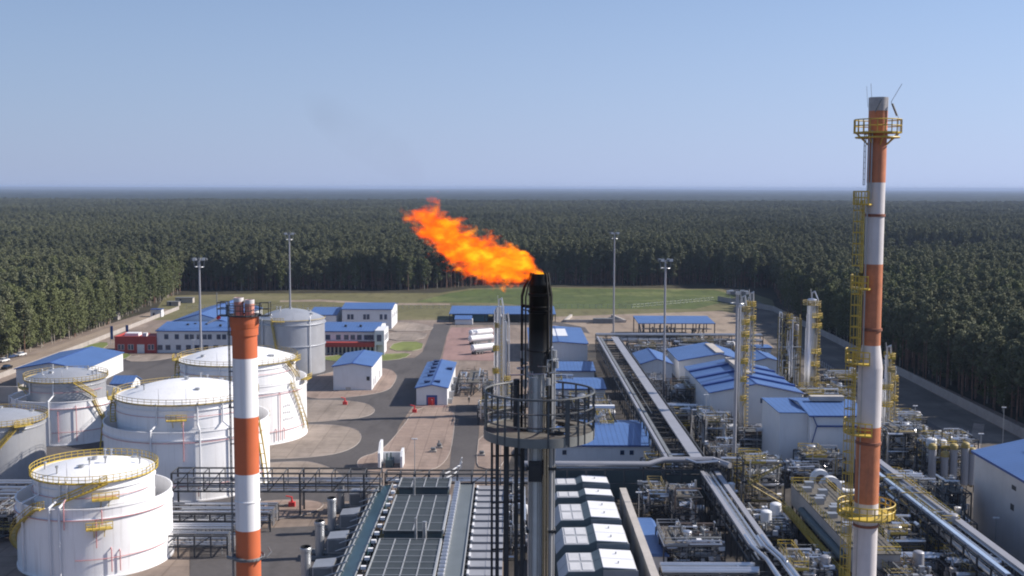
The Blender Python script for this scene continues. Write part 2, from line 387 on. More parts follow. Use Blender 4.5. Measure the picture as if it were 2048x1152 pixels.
# --- where trees stand
def noise2(x, y):
    return (math.sin(x*.011+1.3)*math.cos(y*.009-.4)+.6*math.sin(x*.027-y*.021+2)+.4*math.cos(x*.047+y*.061))/2
def outside(x, y):
    if y < 270: return False
    if x < 0: left = -174 if y < 470 else -173-(y-470)*.08
    if y > 690: return True
    if x > 0: return x > 130+max(0, y-540)*.18 if y < 690 else True
    return x < left
def far_edge(x):   # near border of the far wood
    if x < -60: return 668+6*math.sin(x*.05)
    if x < 10: return 668+(x+60)*.7
    return 712+5*math.sin(x*.06)
def grid(y0, y1, sp, keep=1.0):
    out = []; y = y0
    while y < y1:
        hw = .475*y+45; n = int(2*hw/sp)
        xs = -hw+np.arange(n)*sp+rng.uniform(-.42, .42, n)*sp; ys = y+rng.uniform(-.42, .42, n)*sp
        out.append(np.stack([xs, ys], 1)); y += sp
    return np.concatenate(out)
pts = []
for y0, y1, sp in ((270, 760, 3.5), (760, 1200, 4.1), (1200, 2000, 5.6), (2000, 3400, 8.6)):
    for x, y in grid(y0, y1, sp):
        if y < 760:
            ed = far_edge(x)
            if not ((y > ed and (x < 160 or y > 600)) or outside(x, y) and (x < 0 or x > 0)): continue
            if -173 < x < 130 and y < ed: continue
        n = noise2(x, y)
        young = x > .29*y+20*math.sin(y*.05) and 850 < y < 1030
        hs = .36 if young else 1.0+.13*n+rng.uniform(-.14, .14)
        if n < -.5 and rng.random() < .8 and y > 720: continue
        if rng.random() < .05 and y > 500: continue
        big = sp/4.1 if sp > 4.2 else 1.0
        pts.append((x, y, hs, rng.uniform(0, 6.28), int(rng.integers(0, 4)) if rng.random() > (.75 if (x < -150 and y < 640) or (x > 100 and 420 < y < 560) else .10) else int(rng.integers(4, 6)), big))
def score(p):
    x, y = p[0], p[1]; edge = min(abs(x+174) if x < 0 else abs(x-135), abs(y-far_edge(x)))
    infr = abs(x) < .45*y+2
    return (1/y)*(1 if edge < 9 else .42)*(1 if infr else .01)
pts.sort(key=score, reverse=True)
NT = 296
used = set()
desc = {0: 'tall bare-trunked pine', 1: 'broad-crowned pine', 2: 'slender small-crowned pine', 3: 'shorter deep-crowned pine', 4: 'rounded leafy tree', 5: 'upright pale-trunked leafy tree'}
for p in pts[:NT]:
    x, y, hs, rz, k, big = p
    where = 'at the wood edge along the left perimeter road' if x < -100 else 'at the wood edge beyond the right perimeter fence' if x > 100 and y < 640 else 'at the far wood edge behind the meadow'
    grp = ('pines ' if k < 4 else 'leafy trees ')+where
    if k in used: t = copy_tree(protos[k])
    else: t = protos[k]; used.add(k)
    t.location = (x, y, 0); t.rotation_euler = (0, 0, rz); t.scale = (1, 1, hs)
    tag(t, desc[k]+' '+where, 'tree', desc[k]+'s '+where)
for k, t in enumerate(protos):
    if k not in used: t.location = (-190-k*3, 440, 0); tag(t, desc[k]+' deep in the left wood', 'tree', 'trees deep in the left wood')
# --- the wood behind them as one object: tree points + a far canopy sheet
rest = pts[NT:]
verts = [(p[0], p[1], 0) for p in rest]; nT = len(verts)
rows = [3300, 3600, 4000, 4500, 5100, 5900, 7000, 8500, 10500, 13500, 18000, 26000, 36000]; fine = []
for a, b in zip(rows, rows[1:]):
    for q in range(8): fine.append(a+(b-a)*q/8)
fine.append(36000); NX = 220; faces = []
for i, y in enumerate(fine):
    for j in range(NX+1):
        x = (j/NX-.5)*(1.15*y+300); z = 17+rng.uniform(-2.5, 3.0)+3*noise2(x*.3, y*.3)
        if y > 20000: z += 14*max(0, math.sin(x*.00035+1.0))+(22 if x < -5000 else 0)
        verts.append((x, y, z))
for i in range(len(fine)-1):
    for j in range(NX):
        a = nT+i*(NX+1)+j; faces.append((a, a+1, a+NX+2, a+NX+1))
me = bpy.data.meshes.new('forest'); me.from_pydata(verts, [], faces)
def attr(nm, ty, vals, pad):
    at = me.attributes.new(nm, ty, 'POINT'); at.data.foreach_set('value' if ty != 'FLOAT_VECTOR' else 'vector', list(vals)+[pad]*((len(verts)-nT)*(3 if ty == 'FLOAT_VECTOR' else 1)))
attr('kind_id', 'INT', [p[4] for p in rest], -1)
attr('turn', 'FLOAT_VECTOR', [c for p in rest for c in (0, 0, p[3])], 0.)
attr('size', 'FLOAT_VECTOR', [c for p in rest for c in (p[5], p[5], p[2])], 1.)
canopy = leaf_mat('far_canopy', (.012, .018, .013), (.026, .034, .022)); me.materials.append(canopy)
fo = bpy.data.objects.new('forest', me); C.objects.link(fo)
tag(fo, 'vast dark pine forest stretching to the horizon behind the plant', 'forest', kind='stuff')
ng = bpy.data.node_groups.new('forest_nodes', 'GeometryNodeTree')
ng.interface.new_socket('Geometry', in_out='INPUT', socket_type='NodeSocketGeometry')
ng.interface.new_socket('Geometry', in_out='OUTPUT', socket_type='NodeSocketGeometry')
N = ng.nodes; L = ng.links
gi = N.new('NodeGroupInput'); go = N.new('NodeGroupOutput'); jn = N.new('GeometryNodeJoinGeometry')
def named(nm, ty):
    a = N.new('GeometryNodeInputNamedAttribute'); a.data_type = ty; a.inputs[0].default_value = nm; return a
ki, tu, si = named('kind_id', 'INT'), named('turn', 'FLOAT_VECTOR'), named('size', 'FLOAT_VECTOR')
m2p = N.new('GeometryNodeMeshToPoints'); L.new(gi.outputs[0], m2p.inputs[0])
for k, t in enumerate(protos):
    cmp_ = N.new('FunctionNodeCompare'); cmp_.data_type = 'INT'; cmp_.operation = 'EQUAL'
    L.new(ki.outputs[0], cmp_.inputs[2]); cmp_.inputs[3].default_value = k
    sg = N.new('GeometryNodeSeparateGeometry'); L.new(m2p.outputs[0], sg.inputs[0]); L.new(cmp_.outputs[0], sg.inputs[1])
    for part in TREE[t.name]:
        oi = N.new('GeometryNodeObjectInfo'); oi.inputs[0].default_value = part; oi.transform_space = 'ORIGINAL'
        ip = N.new('GeometryNodeInstanceOnPoints'); L.new(sg.outputs[0], ip.inputs[0]); L.new(oi.outputs['Geometry'], ip.inputs['Instance'])
        e2r = N.new('FunctionNodeEulerToRotation'); L.new(tu.outputs[0], e2r.inputs[0])
        L.new(e2r.outputs[0], ip.inputs['Rotation']); L.new(si.outputs[0], ip.inputs['Scale'])
        L.new(ip.outputs[0], jn.inputs[0])
cm2 = N.new('FunctionNodeCompare'); cm2.data_type = 'INT'; cm2.operation = 'EQUAL'; L.new(ki.outputs[0], cm2.inputs[2]); cm2.inputs[3].default_value = -1
sg = N.new('GeometryNodeSeparateGeometry'); L.new(gi.outputs[0], sg.inputs[0]); L.new(cm2.outputs[0], sg.inputs[1])
L.new(sg.outputs[0], jn.inputs[0]); L.new(jn.outputs[0], go.inputs[0])
fo.modifiers.new('trees', 'NODES').node_group = ng
# small pines and bushes at the foot of the woods are part of the crowns; haze box over everything
mb = MB(); mb.box(-22000, 22000, -200, 36500, -1, 74)
hz = mb.build('haze', None); tag(hz, 'thin blue haze over the plant and the forest', 'haze', kind='stuff')
hm = bpy.data.materials.new('haze'); hm.use_nodes = True; hn = hm.node_tree
hn.nodes.remove(hn.nodes['Principled BSDF'])
pv = hn.nodes.new('ShaderNodeVolumePrincipled'); pv.inputs['Color'].default_value = (.47, .59, .84, 1)
pv.inputs['Density'].default_value = 7e-5; pv.inputs['Anisotropy'].default_value = .0
hn.links.new(pv.outputs[0], hn.nodes['Material Output'].inputs['Volume'])
hz.data.materials.clear(); hz.data.materials.append(hm)
# ---------------- storage tanks ----------------
def stair(mb, cx, cy, R, a0, a1, z0, z1, w=.9):
    L = R*abs(a1-a0); n = max(6, int(L/.55))
    P = []
    for q in range(n+1):
        t = q/n; a = a0+(a1-a0)*t; z = z0+(z1-z0)*t; P.append((a, z))
        if q < n:
            c, s = math.cos(a), math.sin(a)
            for_ = Vector((-s, c, 0))*.22; rad = Vector((c, s, 0)); p = Vector((cx, cy, z))+rad*R
            mb.hull([p-for_, p+for_, p+for_+rad*w, p-for_+rad*w], [v+Vector((0, 0, .07)) for v in (p-for_, p+for_, p+for_+rad*w, p-for_+rad*w)])
    for rr in (R, R+w):
        pts = [Vector((cx+rr*math.cos(a), cy+rr*math.sin(a), z)) for a, z in P[::2]+[P[-1]]]
        mb.pipe(pts, .12, 4)
        if rr > R or True:
            mb.pipe([p+Vector((0, 0, 1.1)) for p in pts], .06, 4); mb.pipe([p+Vector((0, 0, .6)) for p in pts], .04, 4)
            for p in pts[::2]: mb.pipe([p, p+Vector((0, 0, 1.1))], .04, 4)
def arc(cx, cy, R, z, a0, a1, n=40): return [(cx+R*math.cos(a0+(a1-a0)*q/n), cy+R*math.sin(a0+(a1-a0)*q/n), z) for q in range(n+1)]
D = math.radians
def small_platform(mb, cx, cy, R, ang, z, w=3.2, d=1.5):
    a0, a1 = ang-w/2/R, ang+w/2/R
    inn = arc(cx, cy, R, z, a0, a1, 4); out = arc(cx, cy, R+d, z, a0, a1, 4)
    lo = [Vector(p) for p in inn+out[::-1]]
    mb.hull([p-Vector((0, 0, .15)) for p in lo], lo)
    mb.rail(out, 1.1, .06, 1.2); mb.pipe([inn[0], out[0]], .06, 4)
DOME = {5: .27, 2: .24, 3: .2, 4: .2, 1: .17, 6: .2}
def tank(label, cx, cy, Ro, Ri, ho, hi, m_out, m_in, m_roof, st, plats=(), pipes=(), seed=0, fs=1.0, shade=True):
    t = thing('storage_tank', label, 'tank', (cx, cy, 0)); rd = random.Random(seed)
    if Ro:
        mb = MB(); mb.lathe(cx, cy, [(Ro+.15, 0), (Ro+.15, .3), (Ro, .32), (Ro, ho-1.6), (Ro+.18, ho-1.58), (Ro+.18, ho-1.42), (Ro, ho-1.4), (Ro, ho), (Ro+.12, ho+.02), (Ro+.12, ho+.2), (Ro-.12, ho+.2), (Ro-.12, ho-3)], 96, False)
        mb.build('containment_wall', m_out, t)
    mb = MB(); pr = [(Ri, .1)]
    if m_in is not tankmetal:
        for k in range(1, 4): z = hi*k/4; pr += [(Ri, z-.06), (Ri+.04, z-.05), (Ri+.04, z+.05), (Ri, z+.06)]
    pr += [(Ri, hi-1.1), (Ri+.22, hi-1.08), (Ri+.22, hi-.95), (Ri, hi-.93), (Ri, hi), (Ri-.1, hi+.02)]
    mb.lathe(cx, cy, pr, 96, False); mb.build('shell', m_in, t)
    mb = MB(); dome = [(Ri+.25, hi), (Ri+.25, hi+.12)]+[(Ri*math.cos(q/10*PI/2)**1.0 if q else Ri-.3, hi+.12+Ri*.155*math.sin(q/10*PI/2)) for q in range(0, 10)]
    dome = [(Ri+.25, hi), (Ri+.25, hi+.12)]+[((Ri-.3)*(1-q/10), hi+.12+Ri*DOME[seed]*(1-(1-q/10)**2)) for q in range(0, 10)]+[(.05, hi+.12+Ri*DOME[seed])]
    mb.lathe(cx, cy, dome, 96); rf = mb.build('roof', m_roof, t)
    mb = MB()
    for q in range(9):
        a = rd.uniform(0, 6.28); r = Ri*rd.uniform(.3, .85); z = hi+.1+Ri*DOME[seed]*(1-(r/Ri)**2)
        x, y = cx+r*math.cos(a), cy+r*math.sin(a)
        if rd.random() < .6: mb.cyl((x, y, z-.2), (x, y, z+.9), .14, 8); mb.cyl((x, y, z+.85), (x, y, z+1.15), .28, 8)
        else: mb.cyl((x, y, z-.2), (x, y, z+.35), .5, 12)
    mb.cyl((cx, cy, hi+Ri*DOME[seed]-.2), (cx, cy, hi+Ri*DOME[seed]+.6), .45, 12)
    mb.build('roof_vent', steel, rf)
    mb = MB()
    R2 = Ri+.15 if fs else Ri
    mb.ring(cx, cy, hi+.12, Ri+.45 if seed != 5 else Ri+.1, .16, 72, sides=4)
    if seed != 5: mb.rail(arc(cx, cy, Ri+.6, hi+.1, 0, 2*PI, 60)[:-1], 1.15, .055, 1.4, True)
    mb.build('roof_railing', yellow_p if seed != 1 else yellow, t)
    for (r, a0, a1, z0, z1) in st: mb = MB(); stair(mb, cx, cy, r, D(a0), D(a1), z0, z1); mb.build('spiral_stair', yellow, t)
    if plats:
        for (r, a, z) in plats:
            mb = MB(); small_platform(mb, cx, cy, r, D(a), z, 3.4, 1.6)
            for da in (-.06, .06):
                b = Vector((cx+(r+1.2)*math.cos(D(a)+da), cy+(r+1.2)*math.sin(D(a)+da), z)); b2 = Vector((cx+r*math.cos(D(a)+da), cy+r*math.sin(D(a)+da), z-1.6))
                mb.pipe([b, b2], .06, 4)
            mb.build('platform', yellow, t)
    mb = MB(); Rw = (Ro or Ri)+.3
    for (a, z0, z1) in pipes:
        c, s = math.cos(D(a)), math.sin(D(a))
        mb.pipe([(cx+Rw*c, cy+Rw*s, z0), (cx+Rw*c, cy+Rw*s, z1), (cx+(Rw-.7)*c, cy+(Rw-.7)*s, z1+.5)], .09, 6)
    if pipes:
        mb.pipe(arc(cx, cy, (Ro or Ri)+.28, (ho if Ro else hi)*.86, D(190), D(350), 40), .07, 5)
        if Ro: mb.pipe(arc(cx, cy, Ri+.3, hi-2.2, D(190), D(350), 40), .06, 5)
        mb.pipe(arc(cx, cy, (Ro or Ri)+.28, 3.2, D(275), D(350), 20), .07, 5)
        mb.build('sprinkler_pipe', MATS.get('fire_pipe_pink') or mat('fire_pipe_pink', (.55, .26, .27), .5, 0, .15, 1), t)
    mb = MB()
    for (a, z0, z1) in [(rd.uniform(200, 330), .5, (ho if Ro else hi)) for _ in range(3)]:
        c, s = math.cos(D(a)), math.sin(D(a)); q = (Ro or Ri)+.35
        mb.pipe([(cx+q*c, cy+q*s, z0), (cx+q*c, cy+q*s, z1+.4), (cx+(Ri+.3)*c, cy+(Ri+.3)*s, z1+1.2), (cx+(Ri+.3)*c, cy+(Ri+.3)*s, hi+.5)], .16, 8)
    for a in (D(262), D(285)):
        for k in range(2):
            q = Ri-.6; mb.cyl((cx+q*math.cos(a), cy+q*math.sin(a), hi), (cx+q*math.cos(a), cy+q*math.sin(a), hi+2.2+k), .05, 5)
    mb.build('fill_pipe', white2, t)
    return t
def stencil(parent, cx, cy, R, a0, z, rows, h=.6):
    """worn stencilled marks, unreadable in the photograph, as small painted strokes on the shell"""
    mb = MB(); rd = random.Random(int(R*10))
    for r, n in enumerate(rows):
        for k in range(n):
            a = a0+(k*.62)/R; zz = z-r*1.6
            for q in range(2):
                aa = a+q*.22/R; c, s = math.cos(aa), math.sin(aa); t = Vector((-s, c, 0)); p = Vector((cx+(R+.015)*c, cy+(R+.015)*s, zz+rd.uniform(-.1, .1)))
                mb.hull([p-t*.06, p+t*.06, p+t*.06+Vector((c, s, 0))*.01, p-t*.06+Vector((c, s, 0))*.01], [v+Vector((0, 0, h*rd.uniform(.5, 1))) for v in (p-t*.06, p+t*.06, p+t*.06+Vector((c, s, 0))*.01, p-t*.06+Vector((c, s, 0))*.01)])
    mb.build('lettering', mat('stencil_grey', (.25, .25, .28), .6), parent)
c = G(191, 1112)
T1 = tank('white double-walled tank nearest the camera in the bottom left corner', c.x+.3, c.y, 11.9, 9.2, 10.9, 14.3, white, white, white,
     [(12.0, 175, 246, .3, 10.9), (12.0, 246, 252, 10.9, 11.1), (9.6, 254, 300, 11.1, 14.4)], [(9.3, 298, 12.0), (12.0, 292, 8.2)], [(268, 8, 12), (300, 1, 4.5), (306, 1, 4), (290, 5, 9), (294, 8.5, 10.5)], 1)
c = G(136, 870)
T2 = tank('medium double-walled tank with a bare metal inner shell behind the nearest tank', c.x, c.y, 12.4, 9.0, 10.1, 14.1, white, tankmetal, tankmetal,
     [(9.6, 330, 300, 10.3, 14.2), (12.5, 340, 318, .3, 10.1)], [(9.1, 215, 12.5)], [(282, 1, 8), (300, 1, 9)], 2)
c = G(378, 963)
T3 = tank('large white double-walled tank directly left of the shorter striped chimney', c.x, c.y, 16.2, 13.6, 13.4, 18.2, white, white, white,
     [(16.3, 200, 178, .3, 13.4), (13.9, 205, 180, 13.6, 18.3), (16.3, 350, 338, .3, 13.5)], [(13.7, 278, 15.6), (13.7, 200, 18.2)], [(283, 8, 15), (292, 1, 3)], 3)
stencil(T3, c.x, c.y, 16.2, D(318), 7.5, [3, 3, 2])
c = G(479, 868)
T4 = tank('large white double-walled tank behind the shorter striped chimney, with grey lettering', c.x, c.y, 16.2, 13.6, 13.9, 18.6, white, white, white,
     [(16.4, 330, 352, 13.9, 2), (13.9, 335, 360, 18.6, 14), (13.9, 200, 178, 14, 18.6)], [(16.3, 300, 7.5), (16.3, 352, 14.2), (13.7, 350, 18.7), (13.7, 190, 18.7)], [(298, 1, 9), (318, 1, 12), (314, 1, 3.5), (322, 1, 3.5)], 4)
stencil(T4, c.x, c.y, 16.2, D(322), 8.5, [4, 4, 6])
c = G(583, 742)
T5 = tank('tall bare grey metal tank with a domed roof beside the office block', c.x, c.y, 0, 10.9, 0, 17.5, tankmetal, tankmetal, tankmetal,
     [(11.2, 262, 250, 3, 17.5)], [(11, 262, 17.6)], (), 5)
c = G(-4, 955)
T6 = tank('bare metal tank cut by the left edge of the picture', c.x, c.y, 0, 9.4, 0, 12.2, tankmetal, tankmetal, tankmetal,
     [(9.6, 318, 262, 12.2, 1.5)], [(9.5, 322, 12.3)], (), 6)
for t_, a_ in ((T5, 270), ):
    mb = MB(); cx, cy = t_.location.x, t_.location.y
    mb.ring(cx, cy, 9.3, 11.1, .18, 96); mb.ring(cx, cy, 16.2, 11.15, .22, 96); mb.build('stiffener_ring', tankmetal, t_)
# bund walls of the tank yard
mb = MB(); a = G(-60, 808); b = G(34, 806); mb.box(a.x, b.x, b.y, b.y+.4, 0, 4.6); mb.box(b.x, b.x+.4, b.y, b.y+26, 0, 4.6)
tag(mb.build('bund_wall', concrete_l), 'pale concrete bund wall at the left edge behind the metal tank', 'wall')

# ---------------- chimneys ----------------
def cage_ladder(mb, x, y, z0, z1, dx=-1, w=.45, hoop=True, r=.045):
    for s in (-w/2, w/2): mb.pipe([(x, y+s, z0), (x, y+s, z1)], r, 4)
    z = z0
    while z < z1: mb.pipe([(x, y-w/2, z), (x, y+w/2, z)], .03, 4); z += .45
    if hoop:
        z = z0+1; prev = None
        while z < z1:
            mb.pipe([(x, y-w/2, z), (x+dx*.35, y-.42, z), (x+dx*.75, y, z), (x+dx*.35, y+.42, z), (x, y+w/2, z)], .035, 4); z += .9
        for p in ((.35, -.42), (.75, 0), (.35, .42)): mb.pipe([(x+dx*p[0], y+p[1], z0+1), (x+dx*p[0], y+p[1], z1)], .03, 4)
def ring_platform(mb, cx, cy, z, r0, r1, h=1.1, r=.05, n=20, a0=0, a1=2*PI):
    i = arc(cx, cy, r0, z, a0, a1, n); o = arc(cx, cy, r1, z, a0, a1, n); k = len(mb.v)
    for q in range(n):
        mb.hull([i[q], i[q+1], o[q+1], o[q]], [(p[0], p[1], z+.12) for p in (i[q], i[q+1], o[q+1], o[q])])
    full = abs(a1-a0) > 6.2
    mb.rail(o[:-1] if full else o, h, r, 1.0, full)
def shaft(name, cx, cy, bands, mats_, parent, n=40):
    """bands: list of (z_top, z_bottom, r_top, r_bottom, material index)"""
    mb = MB()
    for zt, zb, rt, rb, mi in bands:
        mb.mi = mi; mb.lathe(cx, cy, [(rb, zb), (rt, zt)], n, False)
    mb.mi = bands[0][4]; z = bands[0][0]; mb.lathe(cx, cy, [(bands[0][2], z), (bands[0][2]-.05, z), (bands[0][2]-.08, z-1.5)], n)
    return mb.build(name, mats_, parent)
# right, tall
Yc = 94.
zt = lambda p, y: PY(p, y, Yc).z
c = PY(1745, 600, Yc); cx, cy = c.x, Yc
CR = thing('chimney', 'tall orange and white banded chimney with yellow caged ladder, right of the plant', 'chimney', (cx, cy, 0))
zz = [zt(1748, y) for y in (195, 222, 365, 528, 690, 735, 852, 1004, 1170)]
shaft('shaft', cx, cy, [(zz[0], zz[1], .78, .76, 2), (zz[1], zz[2], .75, .74, 1), (zz[2], zz[3], .73, .73, 0), (zz[3], zz[4], .73, .73, 1),
      (zz[4], zz[5], .73, .97, 0), (zz[5], zz[6], .97, .97, 0), (zz[6], zz[7], .97, .97, 1), (zz[7], zz[8], .97, .97, 0), (zz[8], zz[8]-6.5, .97, 1.0, 1), (zz[8]-6.5, zz[8]-13, 1.0, 1.0, 0), (zz[8]-13, 0, 1, 1.1, 1)],
      [white_w, orange_w, mat('bare_flue_lip', (.38, .36, .36), .5, .5, .2, 2)], CR)
mb = MB()
for p, r in ((430, .76), (658, .80), (884, 1.0), (1048, 1.0)):
    z = zt(1745, p); mb.lathe(cx, cy, [(r-.05, z-.14), (r+.05, z-.12), (r+.05, z+.08), (r-.05, z+.1)], 32, False)
mb.build('flange', mat('rusty_flange', (.22, .09, .06), .7), CR)
mb = MB(); ring_platform(mb, cx, cy, zt(1748, 267), .8, 1.85, 1.1, .045, 20)
mb.ring(cx, cy, zt(1748, 275), 1.7, .07, 24)
for q in range(8):
    a = q*PI/4; mb.pipe([(cx+.75*math.cos(a), cy+.75*math.sin(a), zt(1748, 290)), (cx+1.7*math.cos(a), cy+1.7*math.sin(a), zt(1748, 268))], .05, 4)
mb.build('platform', yellow, CR)
for (py_, a0, a1) in ((410, 150, 235), (578, 140, 240), (726, 140, 250), (866, 140, 260)):
    mb = MB(); R_ = .74 if py_ < 700 else 1.0
    ring_platform(mb, cx, cy, zt(1745, py_), R_, R_+1.0, 1.1, .05, 8, D(a0), D(a1)); mb.build('platform', yellow, CR)
mb = MB(); ring_platform(mb, cx, cy, zt(1740, 1030), 1.0, 2.3, 1.1, .055, 24); mb.build('platform', yellow, CR)
mb = MB()
for (ya, yb, xo) in ((400, 555, -1.15), (545, 720, -1.15), (700, 1010, -1.45), (1000, 1300, -1.45)):
    cage_ladder(mb, cx+xo+.05, cy-.35, zt(1745, yb), zt(1745, ya), -1, .5, True, .06)
mb.build('ladder', yellow, CR)
mb = MB(); cage_ladder(mb, cx-1.05, cy-.2, zt(1745, 370), zt(1745, 262), -1, .45, False, .04)
mb.pipe([(cx-.8, cy-.5, zt(1745, 262)), (cx-.8, cy-.5, zt(1745, 1300))], .06, 6); mb.pipe([(cx-.62, cy-.65, zt(1745, 262)), (cx-.62, cy-.65, zt(1745, 400))], .06, 6)
mb.build('conduit', steel, CR)
mb = MB(); z = zt(1748, 215)
mb.pipe([(cx+1.6, cy-.4, zt(1748, 262)), (cx+1.5, cy-.4, zt(1748, 235)), (cx+.85, cy-.5, zt(1748, 205)), (cx+1.75, cy-.3, zt(1748, 168))], .022, 5)
mb.pipe([(cx+1.4, cy-.4, zt(1748, 232)), (cx+.95, cy-.5, zt(1748, 208))], .09, 6)
mb.pipe([(cx-.6, cy-.3, z), (cx-.75, cy-.3, zt(1748, 168))], .018, 5); mb.pipe([(cx-.85, cy, z), (cx-1.0, cy, zt(1748, 172))], .014, 5)
mb.pipe([(cx+.0, cy-.85, zt(1748, 200)), (cx-.5, cy-.8, zt(1748, 225))], .05, 5)
mb.build('lightning_rod', steel_g, CR)
# left, shorter
Yc = 90.; c = PY(491, 800, Yc); cx, cy = c.x+.02, Yc
CL = thing('chimney', 'shorter thick orange and white banded chimney with twin flues in front of the white tanks', 'chimney', (cx, cy, 0))
zl = [zt(495, y) for y in (632, 660, 715, 832, 945, 1057, 1170)]; r = .975
bl = [(zl[0], zl[0]-.55, 1.14, 1.14, 1), (zl[0]-.55, zl[0]-.85, 1.14, 1.10, 1), (zl[0]-.85, zl[1]-.1, 1.10, r, 1), (zl[1]-.1, zl[2], r, r, 1), (zl[2], zl[3], r, r, 0), (zl[3], zl[4], r, r, 1), (zl[4], zl[5], r, r, 0), (zl[5], zl[6], r, r+.01, 1)]
z = zl[6]; k = 0
while z > .5: z2 = max(0, z-4.5); bl.append((z, z2, r+.01, r+.01, k)); k = 1-k; z = z2
shaft('shaft', cx, cy, bl, [white, orange], CL, 48)
for dx, tp in ((-.42, 596), (.42, 600)):
    mb = MB(); zt_ = zt(495, tp); mb.lathe(cx+dx, cy, [(.38, zl[0]-.2), (.38, zt_-.25), (.36, zt_), (.3, zt_), (.3, zt_-.8)], 24, False)
    f = mb.build('flue', rustpink, CL)
    mb = MB(); mb.lathe(cx+dx, cy, [(.385, zt_-.28), (.385, zt_+.02), (.37, zt_+.04)], 24, False); mb.build('flue_lip', white_w, f)
mb = MB(); ring_platform(mb, cx, cy, zl[0]+.02, 1.0, 1.32, .9, .03, 20)
mb.box(cx-2.0, cx-1.25, cy-.5, cy+.5, zl[0], zl[0]+.08); mb.rail([(cx-1.3, cy-.5, zl[0]), (cx-2, cy-.5, zl[0]), (cx-2, cy+.5, zl[0]), (cx-1.3, cy+.5, zl[0])], 1.1, .035, 1)
mb.box(cx+1.2, cx+2.0, cy-.4, cy+.4, zl[0], zl[0]+.08); mb.rail([(cx+1.3, cy-.4, zl[0]), (cx+2, cy-.4, zl[0]), (cx+2, cy+.4, zl[0])], 1.1, .035, 1)
mb.build('platform', steel_d, CL)
mb = MB(); cage_ladder(mb, cx-1.15, cy-.35, 0, zl[0]+1.2, -1, .4, False, .045)
z = 2.
while z < zl[0]: mb.pipe([(cx-1.15, cy-.35, z), (cx-.8, cy-.3, z)], .05, 4); mb.box(cx-1.25, cx-1.05, cy-.5, cy-.35, z, z+.3) if int(z*10) % 2 else 0; z += 2.9
mb.build('ladder', steel_g, CL)
mb = MB(); z = zt(495, 1000); mb.lathe(cx, cy, [(r-.02, z-.06), (r+.05, z-.04), (r+.05, z+.04), (r-.02, z+.06)], 40, False); mb.build('flange', white, CL)
mb = MB(); z = zt(505, 1113); ring_platform(mb, cx, cy, z-.1, 1.0, 1.25, .2, .04, 24)
mb.hull([(cx-1.7, cy-.2, z), (cx, cy-1.2, z-.05), (cx+.2, cy-1.35, z-.05), (cx-1.6, cy-.6, z)], [(cx-1.7, cy-.2, z+.15), (cx, cy-1.2, z+.15), (cx+.2, cy-1.35, z+.15), (cx-1.6, cy-.6, z+.15)])
mb.pipe([(cx+1, cy-.6, z), (cx+1.6, cy-.6, z+.15), (cx+1.9, cy-.3, z+.5), (cx+1.5, cy+.5, z+.6)], .05, 6)
mb.build('guide_ring', steel_g, CL)
ws = thing('windsock', 'small red and white windsock pole hanging off the shorter chimney top platform', 'windsock', (cx-2.0, cy-.5, zl[0]))
mb = MB(); mb.pipe([(cx-2, cy-.5, zl[0]), (cx-2.02, cy-.5, zl[0]+1.9)], .04, 6); mb.pipe([(cx-2, cy-.5, zl[0]+1.3), (cx-2.0, cy-.5, zl[0]+.2)], .03, 5); mb.build('pole', steel_g, ws)
mb = MB(); mb.mi = 0; q0 = Vector((cx-1.45, cy-.6, zl[0]+.1)); q1 = Vector((cx-2.0, cy-.6, zl[0]-.12)); q2 = Vector((cx-2.75, cy-.6, zl[0]-.5))
mb.pipe([q0+Vector((-.3, 0, -.12)), q1], .13, 10, r1=.12); mb.mi = 1; mb.pipe([q1, q2], .12, 10, r1=.06); mb.build('sock', [redpaint, white], ws)

# ---------------- flare stack ----------------
Yf = 45.; c = PY(1079, 650, Yf); fx, fy = c.x, Yf; q = lambda y: PY(1079, y, Yf).z
def fxp(p, y=800): return PY(p, y, Yf).x
FS = thing('flare_stack', 'dark flare stack in the centre with sooty tip, cage of pipes and round platform', 'flare stack', (fx, fy, 0))
mb = MB(); mb.lathe(fx, fy, [(.40, q(745)), (.42, q(700)), (.42, q(575)), (.44, q(573)), (.44, q(566)), (.40, q(560)), (.38, q(547)), (.33, q(547)), (.33, q(600))], 32, False)
for y in (588, 622): mb.lathe(fx, fy, [(.42, q(y)-.06), (.46, q(y)-.05), (.46, q(y)+.03), (.42, q(y)+.05)], 32, False)
m = mat('sooty_stack_steel', (.10, .10, .105), .45, .5, .25, 1.5); t = m.node_tree; n = t.nodes; L_ = t.links; b = n['Principled BSDF']
ge = n.new('ShaderNodeNewGeometry'); sx = n.new('ShaderNodeSeparateXYZ'); L_.new(ge.outputs['Position'], sx.inputs[0])
mr = n.new('ShaderNodeMapRange'); mr.inputs[1].default_value = q(730); mr.inputs[2].default_value = q(655); L_.new(sx.outputs[2], mr.inputs[0])
mx = n.new('ShaderNodeMix'); mx.data_type = 'RGBA'; L_.new(mr.outputs[0], mx.inputs[0]); L_.new(b.inputs['Base Color'].links[0].from_socket, mx.inputs[6]); mx.inputs[7].default_value = (.010, .010, .010, 1)
L_.new(mx.outputs[2], b.inputs['Base Color'])
mb.build('burner_tip', m, FS)
mb = MB()
for a, yb in ((200, 1), (225, 2), (170, 3), (330, 4), (310, 5), (20, 6)):
    ca, sa = math.cos(D(a)), math.sin(D(a)); R_ = .72 if a > 180 and a < 300 or a == 170 else .52
    if a == 225: R_ = .78
    mb.pipe([(fx+R_*ca, fy+R_*sa, q(860)), (fx+R_*ca, fy+R_*sa, q(592)), (fx+R_*.85*ca, fy+R_*.85*sa, q(572)), (fx+.40*ca, fy+.40*sa, q(553)), (fx+.36*ca, fy+.36*sa, q(545))], .034, 6)
mb.ring(fx, fy, q(608), .72, .025, 16, D(165), D(235)); mb.ring(fx, fy, q(618), .72, .025, 16, D(165), D(235))
